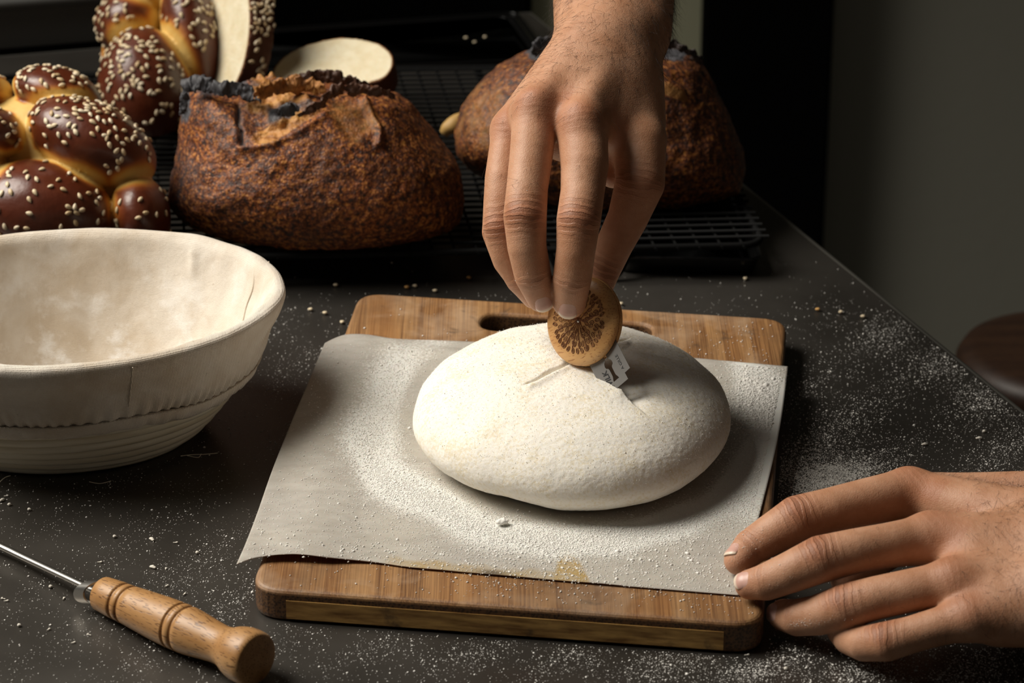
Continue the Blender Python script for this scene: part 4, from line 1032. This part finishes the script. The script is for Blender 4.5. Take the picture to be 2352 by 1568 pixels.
# ------------------------------------------------------------------ the baker's two hands
def hand(fingers, palm, webs, dors, box_pad, joints_red, h=.00085, kf=.0055, kp=.011):
    """fingers: lists of (point, radius); palm: list of (a, ra, b, rb)"""
    def fdist(p, F):
        r = None
        for (a, ra), (b, rb) in zip(F[:-1], F[1:]):
            d = cone(p, a, ra, b, rb); r = d if r is None else np.minimum(r, d)
        return r
    def fun(p):
        pal = None
        for a, ra, b, rb in palm:
            d = cone(p, a, ra, b, rb); pal = d if pal is None else smin(pal, d, kp)
        r = pal
        for a, ra, b, rb, k in webs: r = smin(r, cone(p, a, ra, b, rb), k)
        base = r; out = base
        for F in fingers: out = np.minimum(out, smin(fdist(p, F), base, kf))
        return out
    pts = np.array([q for F in fingers for q, _ in F]+[q for a, ra, b, rb in palm for q in (a, b)])
    rads = [r for F in fingers for _, r in F]+[r for a, ra, b, rb in palm for r in (ra, rb)]
    lo = np.array([np.min(pts[:, k]-np.array(rads)) for k in range(3)])-.006 if len(rads) == len(pts) else pts.min(0)-.04
    hi = np.array([np.max(pts[:, k]+np.array(rads)) for k in range(3)])+.006 if len(rads) == len(pts) else pts.max(0)+.04
    v, f = sdf_mesh(fun, lo, hi, h)
    ei = np.concatenate([f[:, [0, 1]], f[:, [1, 2]], f[:, [2, 3]], f[:, [3, 0]]])
    for _ in range(6):                       # soften the joints a little
        ac = np.zeros_like(v); ct = np.zeros(len(v))
        for k in range(3): ac[:, k] = np.bincount(ei[:, 0], v[ei[:, 1], k], len(v))+np.bincount(ei[:, 1], v[ei[:, 0], k], len(v))
        ct = np.bincount(ei.ravel(), minlength=len(v)); v = v*.5+.5*ac/np.maximum(ct, 1)[:, None]
    n = vert_normals(v, f)
    fd = np.stack([fdist(v, F) for F in fingers], 1); near = fd.argmin(1); mind = fd.min(1)
    dorsal = sstep(.15, .85, n@dors)
    jm = np.zeros(len(v)); ju = np.zeros(len(v)); red = np.zeros(len(v)); tip = np.zeros(len(v))
    for k, F in enumerate(fingers):
        mem = (near == k)*sstep(.006, .001, mind)
        for idx, (sig, wj, wr) in joints_red[k].items():
            J = F[idx][0]; a = nrm(F[idx+1][0]-F[idx-1][0]) if 0 < idx < len(F)-1 else nrm(F[idx+1][0]-F[idx][0])
            u = ((v-J)@a)*1000; rad = np.linalg.norm(v-J-np.outer((v-J)@a, a), axis=1)
            # creases bow round the knuckle
            side = np.abs((v-J)@nrm(np.cross(a, dors)))*1000
            g = np.exp(-(u/sig)**2)*dorsal*(rad < F[idx][1]*1.9); m = g*mem if wj > 0 else g
            uu_ = np.sign(u)*np.sqrt(u*u+.12*side**2*np.clip(np.abs(u)/4, 0, 1))
            upd = (m*wj > jm); ju[upd] = uu_[upd]; jm = np.maximum(jm, m*wj); red = np.maximum(red, g*wr*(mem if wj > .5 else 1))
        tp = F[-1][0]; tip = np.maximum(tip, np.exp(-(np.linalg.norm(v-tp, axis=1)/.011)**2)*mem)
    return v, f, n, jm, ju, red, tip, fun
def nail(F, dors, w, L, parent, lift=.0004, back=.35, spread=1.0):
    (p1, r1), (p2, r2) = F[-2], F[-1]
    a = nrm(p2-p1); d = nrm(dors-a*(dors@a)); s = np.cross(a, d)
    nu, nv = 17, 15; U = np.linspace(0, 1, nu); V = np.linspace(-1, 1, nv); vs = []; us = []
    ext = np.linalg.norm(p2-p1)
    for u in U:
        for q in V:
            # rounded ends
            uu = u*(1-.16*abs(q)**2.5) if u > .5 else u+(.5-u)*.22*abs(q)**2.5
            along = -L*(back)+L*uu          # from tip-joint centre
            fr = np.clip((along+ext)/ext, 0, 1); r = r1+(r2-r1)*fr
            over = max(0, along)
            r = math.sqrt(max(r*r-(over*.80)**2, (r*.35)**2)) if over > 0 else r
            ph = q*w/max(r2, .0055)*spread
            vs.append(p2+a*along+(r+lift-.0007*(1-u)**2-.0006*abs(q)**4)*(d*math.cos(ph)+s*math.sin(ph))); us.append(u)
    f = grid_faces(nu, nv)
    v = np.array(vs); n = vert_normals(v, f)
    if (n@d).mean() < 0: f = f[:, ::-1]
    o = obj('fingernail', v, f, M_NAIL, parent, attrs={'u': np.array(us)})
    m = o.modifiers.new('thickness', 'SOLIDIFY'); m.thickness = .0007; m.offset = -1
    return o
def hairs(name, v, n, w, cnt, length, flow, parent, rad=.000045, seg=4, lift=.45):
    """short fine hairs, one joined part"""
    w = np.maximum(w, 0); pk = rng.choice(len(v), size=cnt, p=w/w.sum()); parts_v = []; parts_f = []; o = 0
    for i in pk:
        fl = flow-n[i]*(flow@n[i]); fl = nrm(fl+rng.normal(size=3)*.33); L = length*rng.uniform(.5, 1.25); side = np.cross(n[i], fl); cu = rng.normal()*.35
        pts = np.array([v[i]-n[i]*.0002+fl*L*q+n[i]*(lift*L*(q-.55*q*q))+side*cu*L*q*q for q in np.linspace(0, 1, seg)])
        a = nrm(side); b = n[i]
        rr = rad*np.linspace(1.1, .35, seg)
        ring = np.stack([pts+(a*math.cos(t)+b*math.sin(t))*rr[:, None] for t in (0, 2.094, 4.189)], 1).reshape(-1, 3)
        parts_v.append(ring); parts_f.append(grid_faces(seg, 3, False, True)+o); o += seg*3
    return obj(name, np.concatenate(parts_v), np.concatenate(parts_f), M_HAIR, parent, kind='stuff')

person = thing('person', 'baker seen only by two bare hands, one scoring the dough, one steadying the board', 'person', (.25, .55, FLOOR_Z))
# ---- right hand, reaching down from the top of the frame with the lame
def q(px, py, dep, r): return (D(px, py, dep-.023), r*1.03*dep/F_PX)
f_idx = [q(1337, 292, 1.626, 56), q(1343, 380, 1.614, 53), q(1338, 440, 1.608, 48.5), q(1329, 506, 1.601, 49), q(1323, 572, 1.603, 43.5), q(1314, 640, 1.609, 43), q(1308, 694, 1.617, 37)]
f_mid = [q(1229, 256, 1.634, 50), q(1221, 350, 1.621, 48), q(1211, 430, 1.612, 46), q(1206, 496, 1.606, 48), q(1210, 565, 1.608, 43.5), q(1224, 632, 1.613, 41), q(1244, 682, 1.620, 34)]
f_rng = [q(1174, 302, 1.648, 43), q(1155, 410, 1.636, 40), q(1150, 465, 1.632, 38), q(1149, 520, 1.629, 39.5), q(1164, 580, 1.632, 36), q(1196, 640, 1.636, 34), q(1228, 680, 1.640, 28)]
f_pnk = [q(1182, 350, 1.668, 36), q(1152, 450, 1.660, 35), q(1141, 532, 1.654, 33), q(1162, 600, 1.652, 29), q(1200, 655, 1.650, 26), q(1222, 685, 1.648, 22)]
f_thb = [q(1472, 330, 1.646, 56), q(1470, 420, 1.640, 55), q(1442, 500, 1.645, 45), q(1412, 560, 1.650, 41), q(1388, 612, 1.655, 39), q(1372, 660, 1.656, 34), q(1362, 700, 1.655, 28)]
def c_(a, b): return (a[0], a[1], b[0], b[1])
palm = [c_(q(1400, 110, 1.672, 74), q(1338, 285, 1.628, 54)), c_(q(1360, 115, 1.670, 72), q(1230, 252, 1.637, 48)), c_(q(1340, 130, 1.678, 62), q(1175, 300, 1.650, 42)),
        c_(q(1345, 150, 1.690, 58), q(1186, 345, 1.668, 37)), c_(q(1440, 130, 1.682, 72), q(1466, 310, 1.652, 56)),
        c_(q(1352, -420, 1.84, 92), q(1348, 80, 1.690, 72)), c_(q(1480, -420, 1.845, 96), q(1462, 70, 1.690, 78)), c_(q(1405, -420, 1.83, 95), q(1405, 60, 1.680, 76)),
        c_(q(1400, 200, 1.672, 82), q(1300, 310, 1.668, 60)), c_(q(1430, 190, 1.668, 76), q(1440, 280, 1.662, 70)),
        c_(q(1380, 115, 1.670, 72), q(1284, 268, 1.637, 47)), c_(q(1345, 125, 1.672, 66), q(1203, 282, 1.649, 42)), c_(q(1425, 120, 1.676, 72), q(1402, 285, 1.644, 50))]
webs = [(*c_(q(1440, 290, 1.662, 60), q(1410, 395, 1.660, 36)), .008),
        (*c_(q(1318, 130, 1.6560, 12), q(1238, 222, 1.6270, 15)), .008), (*c_(q(1400, 140, 1.6565, 11), q(1338, 250, 1.6190, 14)), .008),
        (*c_(q(1230, 242, 1.6275, 30), q(1230, 246, 1.6275, 30)), .008), (*c_(q(1338, 276, 1.6190, 32), q(1338, 282, 1.6190, 32)), .008)]
dors_r = nrm(-VW*.97-RX*.12+UP*.15)
J = {3: (8.5, .9, .85), 0: (12, .12, .7), 5: (4.0, .45, .2)}
JT = {4: (7, 1, .25), 1: (9, .4, .6)}; JP = {2: (7, 1, .7), 0: (8, .2, .3)}
fr_ = [f_idx, f_mid, f_rng, f_pnk, f_thb]
v, f, n, jm, ju, red, tip, _ = hand(fr_, palm, webs, dors_r, .01, [J, J, J, JP, JT])
vr, nr = v, n
rh = obj('right_hand', v, f, M_SKIN, person, attrs={'jm': jm, 'ju': ju, 'red': red, 'tip': tip}, label='right hand and forearm coming from above, pinching the wooden lame')
nail(f_idx, nrm(-VW-RX*.10-UP*.30), .0058, .0128, rh, back=.55)
nail(f_mid, nrm(-VW+RX*.05-UP*.35), .0056, .0118, rh, back=.55)
nail(f_thb, nrm(RX*.9+UP*.25-VW*.2), .0065, .012, rh, back=.5)
x, y, _ = proj(v); dz = n@dors_r
w = sstep(-.5, .2, dz)*sstep(330, 120, y)*sstep(-260, -100, y)*(.25+sstep(200, 40, y)+.6*np.exp(-((y-150)/70)**2))
w = w+sstep(0, .4, dz)*.22*(np.exp(-((x-1340)/40)**2-((y-410)/36)**2)+np.exp(-((x-1215)/36)**2-((y-410)/36)**2)+.8*np.exp(-((x-1135)/22)**2-((y-420)/50)**2))
hairs('arm_hair', v, n, w, 2300, .0082, -RX*.55-UP*.75, rh, rad=.000058, lift=.26)
we = sstep(.35, .0, np.abs(n@VW))*sstep(200, 60, y)*sstep(-60, 0, y)*(x > 1420)
hairs('arm_hair', v, n, we, 230, .0075, RX*.2-UP*.9, rh, lift=.8)
# ---- left hand, resting on the corner of the board
def g(px, py, z, r):
    p = P(px, py, z); return (p, r*proj(p)[2]/F_PX)
l_idx = [g(2085, 1132, .046, 58), g(1990, 1152, .047, 54), g(1905, 1172, .047, 52), g(1832, 1192, .0445, 55), g(1770, 1228, .037, 47), g(1725, 1256, .0305, 42), g(1697, 1286, .0275, 35)]
l_mid = [g(2135, 1238, .046, 58), g(2040, 1252, .048, 52), g(1960, 1266, .048, 52), g(1885, 1284, .0455, 55), g(1815, 1314, .038, 48), g(1760, 1336, .031, 43), g(1722, 1342, .0275, 35)]
l_rng = [g(2185, 1340, .040, 54), g(2090, 1356, .037, 50), g(2010, 1373, .033, 50), g(1942, 1393, .0275, 53), g(1880, 1412, .0195, 47), g(1832, 1418, .0145, 43), g(1800, 1412, .0115, 37)]
l_pnk = [g(2225, 1420, .031, 50), g(2150, 1440, .027, 44), g(2090, 1458, .023, 43), g(2035, 1473, .0195, 46), g(1985, 1478, .0145, 41), g(1950, 1466, .0115, 37), g(1930, 1450, .0095, 31)]
l_thb = [g(2180, 1190, .026, 50), g(2110, 1220, .022, 44), g(2050, 1260, .018, 42), g(1990, 1300, .014, 40), g(1940, 1330, .012, 34)]
lp = [c_(g(2440, 1225, .045, 88), g(2090, 1135, .0445, 58)), c_(g(2450, 1270, .046, 88), g(2140, 1238, .0455, 60)), c_(g(2450, 1320, .042, 84), g(2190, 1338, .040, 56)), c_(g(2440, 1370, .036, 78), g(2228, 1416, .032, 50)),
      c_(g(2430, 1180, .036, 78), g(2180, 1160, .030, 60)), c_(g(2440, 1205, .046, 98), g(3000, 1195, .085, 98)), c_(g(2440, 1345, .044, 98), g(3000, 1275, .083, 98)), c_(g(2440, 1275, .046, 108), g(3000, 1235, .085, 112)), c_(g(2340, 1300, .036, 110), g(2250, 1300, .036, 100)),
      c_(g(2300, 1405, .030, 78), g(2420, 1400, .034, 86))]
lw = [(*c_(g(2142, 1228, .0500, 34), g(2156, 1228, .0500, 34)), .010), (*c_(g(2196, 1330, .0440, 30), g(2210, 1330, .0440, 30)), .010),
      (*c_(g(2110, 1112, .044, 20), g(2560, 1105, .056, 24)), .012)]
dors_l = nrm(np.array([.05, -.30, 1.0]))
JL = {3: (8.5, .9, .85), 0: (12, .12, .6), 5: (4.0, .4, .2)}; JT2 = {2: (7, .2, .2)}
v, f, n, jm, ju, red, tip, _ = hand([l_idx, l_mid, l_rng, l_pnk, l_thb], lp, lw, dors_l, .01, [JL, JL, JL, JL, JT2])
v[:, 2] = np.maximum(v[:, 2], .0006)
vl, nl_ = v, n
lh = obj('left_hand', v, f, M_SKIN, person, attrs={'jm': jm, 'ju': ju, 'red': red, 'tip': tip}, label='left hand lying at the right, fingertips on the corner of the board')
nail(l_idx, nrm(-RX*.75+np.array([0, -.42, .35])), .0056, .0106, lh, back=.55)
nail(l_mid, nrm(-RX*.85+np.array([0, -.25, .45])), .0056, .0115, lh, back=.5)
nail(l_rng, nrm(-RX*.85+np.array([0, -.15, .30])), .0056, .0112, lh, back=.5)
nail(l_pnk, nrm(-RX*.7+np.array([0, .2, .6])), .0046, .0095, lh, back=.5)
x, y, _ = proj(v); dz = n@dors_l
w = sstep(-.1, .4, dz)*(sstep(2150, 2330, x)*.9+.5*np.exp(-((x-2040)/50)**2-((y-1365)/35)**2)+.35*np.exp(-((x-1990)/45)**2-((y-1245)/25)**2)+.4*np.exp(-((x-2150)/60)**2-((y-1450)/40)**2))*(x < 2420)
hairs('arm_hair', v, n, w, 1100, .0074, RX*.2-UP*.9+VW*.1, lh, rad=.000055, lift=.26)
we = sstep(.4, .0, np.abs(n@VW))*(y < 1150)*(x > 2080)*(x < 2400); hairs('arm_hair', v, n, we, 160, .0065, RX*.8+UP*.2, lh, lift=.7)

# ------------------------------------------------------------------ flour and crumbs
def inside_quad(p, qd):
    r = np.ones(len(p), bool); qd = np.asarray(qd)[:, :2]
    for i in range(4):
        a, b = qd[i], qd[(i+1) % 4]; r &= ((b[0]-a[0])*(p[:, 1]-a[1])-(b[1]-a[1])*(p[:, 0]-a[0])) > 0
    return r
def sample_px(n, x0, x1, y0, y1, z, dens):
    out = []
    while sum(map(len, out)) < n:
        x = rng.uniform(x0, x1, 40000); y = rng.uniform(y0, y1, 40000); d = dens(x, y)
        k = rng.uniform(0, 1, 40000) < d; d_ = VW+np.outer((x[k]-1176)/F_PX, RX)-np.outer((y[k]-784)/F_PX, UP)
        out.append(CAM+d_*((z-CAM[2])/d_[:, 2])[:, None])
    return np.concatenate(out)[:n]
bq = [bFL, bFR, bBR, bBL]
def on_board(p, grow=0.0):
    c = np.mean(bq, 0); return inside_quad(p, [c+(b-c)*(1+grow) for b in bq])
right_e = lambda p: ((p[:, 0]-e1[0])*ed[1]-(p[:, 1]-e1[1])*ed[0]) < -.002
# table
td = lambda x, y: np.clip(table_density(x, y)*(1.25+1.5*np.exp(-((x-1890)/90)**2-((y-1095)/45)**2))*(.45+.75*np.sin(x*.013+y*.021)**2), 0, 1)**1.25*sstep(640, 780, y+.10*(x-1800)*(x > 1500))+.004
p = sample_px(46000, -20, 2370, 600, 1570, .0002, td); p = p[~on_board(p, .015) & right_e(p)]
pk = np.hypot((p[:, 0]-bC[0])/.075, (p[:, 1]-bC[1])/.06) > 1; p = p[pk]
v, f = grains(p, rng.lognormal(math.log(.00021), .5, len(p)))
obj('spilled_flour', v, f, M_FLOUR, label='loose flour grains scattered over the dark worktable', cat='flour', kind='stuff')
# board front strip
bd_ = lambda x, y: np.clip(.10+.75*np.exp(-((x-1150)/60)**2-((y-1335)/22)**2)+.35*sstep(900, 1250, x)*sstep(1440, 1340, y), 0, 1)*(y > np.interp(x, *np.array(arcs(bl_, 100)).T)+3)
p = sample_px(420, 620, 1740, 1290, 1430, ZB+.0003, bd_); p = p[on_board(p, -.03)]
p2 = sample_px(260, 830, 1790, 690, 835, ZB+.0003, lambda x, y: .08+.7*sstep(1480, 1700, x)); p2 = p2[on_board(p2, -.05)]
hl = ((p2-h0)@hd > -.014) & ((p2-h0)@hd < np.linalg.norm(h1-h0)+.014) & (np.abs((p2-h0)@hn) < .0145)
p = np.concatenate([p, p2[~hl]])
v, f = grains(p, rng.lognormal(math.log(.00032), .45, len(p)))
obj('board_flour', v, f, M_FLOUR, label='flour specks on the bare wood of the cutting board', cat='flour', kind='stuff')
# paper: reuse the sheet's own points so the grains lie on it
wt = np.clip(pdn, 0, 1.3)**1.25+.05*sstep(1000, 1300, sy)+.02; wt = wt/wt.sum()
pk = rng.choice(len(S), 56000, p=wt); p = S[pk]+np.stack([rng.normal(0, .0011, len(pk)), rng.normal(0, .0015, len(pk)), np.full(len(pk), .0001)], 1)
cs = np.mean([Et[0], Et[-1], Eb[-1], Eb[0]], 0); kk = inside_quad(p, [cs+(a-cs)*.985 for a in (Eb[0], Eb[-1], Et[-1], Et[0])]); p = p[kk]
kk = np.hypot((p[:, 0]-DC[0])/(DA*.86), (p[:, 1]-DC[1])/(DB*.86)) > 1; p = p[kk]
xx, yy, _ = proj(p); big = 1+1.0*np.exp(-((xx-1740)/90)**2-((yy-920)/90)**2)+.5*sstep(1200, 1300, yy)
v, f = grains(p, rng.lognormal(math.log(.00023), .45, len(p))*big)
obj('paper_flour', v, f, M_FLOUR, label='flour dusted in a ring on the parchment around the dough', cat='flour', kind='stuff')
# dough
up = np.maximum(dn[:, 2], 0)*(dv[:, 2] > DC[2]+.008); pk = rng.choice(len(dv), 15000, p=up/up.sum()); p = dv[pk]+dn[pk]*.00005+rng.normal(0, .00025, (15000, 3))
v, f = grains(p, rng.lognormal(math.log(.00016), .35, len(p)))
obj('dough_flour', v, f, M_FLOUR, label='fine flour coating on top of the raw dough', cat='flour', kind='stuff')
# hands
def on_hand(v_, n_, w, cnt, parent, r=.00013):
    pk = rng.choice(len(v_), cnt, p=w/w.sum()); p = v_[pk]+n_[pk]*.00008+rng.normal(0, .0003, (cnt, 3))*.4
    vv_, ff_ = grains(p, rng.lognormal(math.log(r), .45, cnt)); obj('flour_specks', vv_, ff_, M_FLOUR, parent, kind='stuff')
x, y, _ = proj(vl); dz = nl_@dors_l > .1
w = dz*(np.exp(-((x-1700)/32)**2-((y-1235)/32)**2)*.6+1.8*np.exp(-((x-1842)/26)**2-((y-1432)/9)**2)+.5*np.exp(-((x-1915)/40)**2-((y-1425)/8)**2)+.10*np.exp(-((x-1800)/70)**2-((y-1320)/40)**2)+.12*np.exp(-((x-1740)/50)**2-((y-1225)/25)**2)+.001)
on_hand(vl, nl_, w, 620, lh)
x, y, _ = proj(vr); w = (nr@dors_r > .2)*(.02*(y > 250)+.5*np.exp(-((x-1250)/45)**2-((y-672)/25)**2)+.1*np.exp(-((x-1310)/50)**2-((y-660)/40)**2)); on_hand(vr, nr, w, 240, rh, .00011)
# crumbs and dough scraps big enough to pick up
def scrap_mesh(seed, L, W, H):
    vv_, ff_ = sdf_mesh(lambda p: ellip(p, np.zeros(3), np.eye(3), (L, W, H))+.00035*fbm(p, 900, 2, seed), np.array([-L, -W, -H])-.0008, np.array([L, W, H])+.0008, .0005, 1)
    vv_[:, 2] -= vv_[:, 2].min(); return vv_, ff_
M_SCRAP = simple('dry_dough', (.72, .68, .60), .85); M_CRUST_C = simple('toasted_crumb', (.50, .28, .09), .75); M_PALE = simple('pale_crumb', (.62, .52, .36), .8)
mesh_s = [make_mesh('dough_scrap', *scrap_mesh(k, *d), M_SCRAP) for k, d in enumerate([(.0021, .0009, .0007), (.0012, .0009, .0007), (.0016, .0006, .0005)])]
mesh_c = [make_mesh('bread_crumb', *scrap_mesh(9, .0017, .0012, .0009), m_) for m_ in (M_PALE, M_CRUST_C)]
FL = [(5, 1150, 0, .9, 'ragged pale dough flake at the left picture edge, below the basket, topmost of its cluster'),
 (22, 1160, 1, 2.0, 'rounded dough flake at the right end of the cluster below the basket'), (14, 1140, 2, .3, 'thin dough flake closest to the basket at the left picture edge'),
 (68, 1172, 1, .3, 'single round dough flake just right of the cluster below the basket'), (264, 1234, 1, .5, 'round dough flake alone on the table between basket and wooden tool'),
 (349, 1240, 0, 2.2, 'largest dough flake between the basket and the wooden tool'), (403, 1247, 2, 0.1, 'thin dough flake right of the largest flake, toward the parchment'),
 (229, 1292, 2, .2, 'flat dough flake above the steel strap of the wooden tool'), (351, 1304, 0, 2.6, 'slanted dough flake above the front part of the wooden handle'),
 (381, 1308, 2, 1.4, 'upright thin dough flake just right of the slanted one, above the wooden handle'), (454, 1271, 1, .4, 'round dough flake halfway between tool handle and parchment corner'),
 (382, 1347, 2, .8, 'thin dough flake next to the back side of the wooden handle'), (117, 1349, 1, .9, 'round dough flake in front of the steel shank'),
 (423, 1366, 2, 1.0, 'thin dough flake between wooden handle and left board corner'), (8, 1376, 2, 2.6, 'dough flake at the left picture edge before the shank, left arm of a V'),
 (14, 1381, 2, .3, 'dough flake at the left picture edge before the shank, right arm of a V'), (146, 1376, 2, 1.2, 'thin dough flake just below the steel strap'),
 (111, 1447, 2, .9, 'thin dough flake at bottom left, third from the left edge'), (45, 1438, 1, .3, 'round tan dough flake near the bottom left picture corner'),
 (168, 1477, 2, .5, 'thin dough flake at bottom left, lowest of all'), (205, 1459, 2, 2.5, 'thin dough flake at bottom left, nearest the wooden handle'),
 (2249, 1008, 0, .15, 'longest white dough sliver on the floured table above the left hand'), (2124, 1022, 0, .3, 'tilted dough sliver on the floured table, nearest above the hand knuckles'),
 (2260, 992, 1, 2.2, 'short dough flake just behind the longest sliver at right'), (1806, 1537, 1, 1.2, 'brownish round flake on the table below the ring finger'), (1715, 1505, 2, .2, 'thin flake on the table just below the right front board corner')]
for px, py, m_, a, lb_ in FL:
    o = link('dough_scrap', mesh_s[m_], None, lb_, 'dough scrap', 'dough flakes on the worktable'); o.location = P(px, py, .0002); o.rotation_euler = (0, 0, a)
CR = [(771, 658, 0, .3, 'pale crumb on the dark table between basket and board, farthest back'), (934, 663, 1, .1, 'brown crumb behind the left part of the board, left of a pair'),
 (953, 660, 0, .2, 'pale crumb behind the left part of the board, right of a pair'), (999, 671, 0, .4, 'pale crumb touching the back edge of the board, left of the handle slot'),
 (1077, 641, 1, 2.8, 'golden crumb on the table behind the board, left of the fingers'), (713, 714, 0, .5, 'round pale crumb right of the basket rim, leftmost of three'),
 (746, 722, 0, 0, 'oblong pale crumb right of the basket, middle of three'), (786, 743, 0, 2, 'pale crumb near the left back corner of the board, nearest of three'),
 (1426, 701, 0, .1, 'pale crumb at the back edge of the board, right of the wooden lame'), (1878, 714, 1, .5, 'brown crumb on the table right of the board, left of three in a row'),
 (1931, 720, 0, 1, 'pale crumb on the table right of the board, middle of three in a row'), (1982, 730, 0, .4, 'pale crumb near the right table edge, right of three in a row'),
 (1712, 643, 0, 2, 'pale crumb on the table in front of the rack, right of the hand'), (1070, 90, 0, .3, 'blurred crumb on the added black sheet, left of three'),
 (1114, 88, 0, 2, 'blurred crumb on the added black sheet, right of three'), (1090, 100, 0, 1.2, 'blurred crumb on the added black sheet, nearest of three')]
for px, py, m_, a, lb_ in CR:
    o = link('bread_crumb', mesh_c[m_], None, lb_, 'crumb', 'crumbs behind the board'); o.location = P(px, py, .0024 if py < 120 else .0002); o.rotation_euler = (0, 0, a)
vv_, ff_ = scrap_mesh(33, .0034, .0022, .0016)
o = link('flour_lump', make_mesh('flour_lump', vv_, ff_, M_FLOUR), None, 'white lump of flour on the parchment in front of the dough', 'flour lump'); o.location = P(1153, 1204, ZB+.0016); o.rotation_euler = (0, 0, .3)
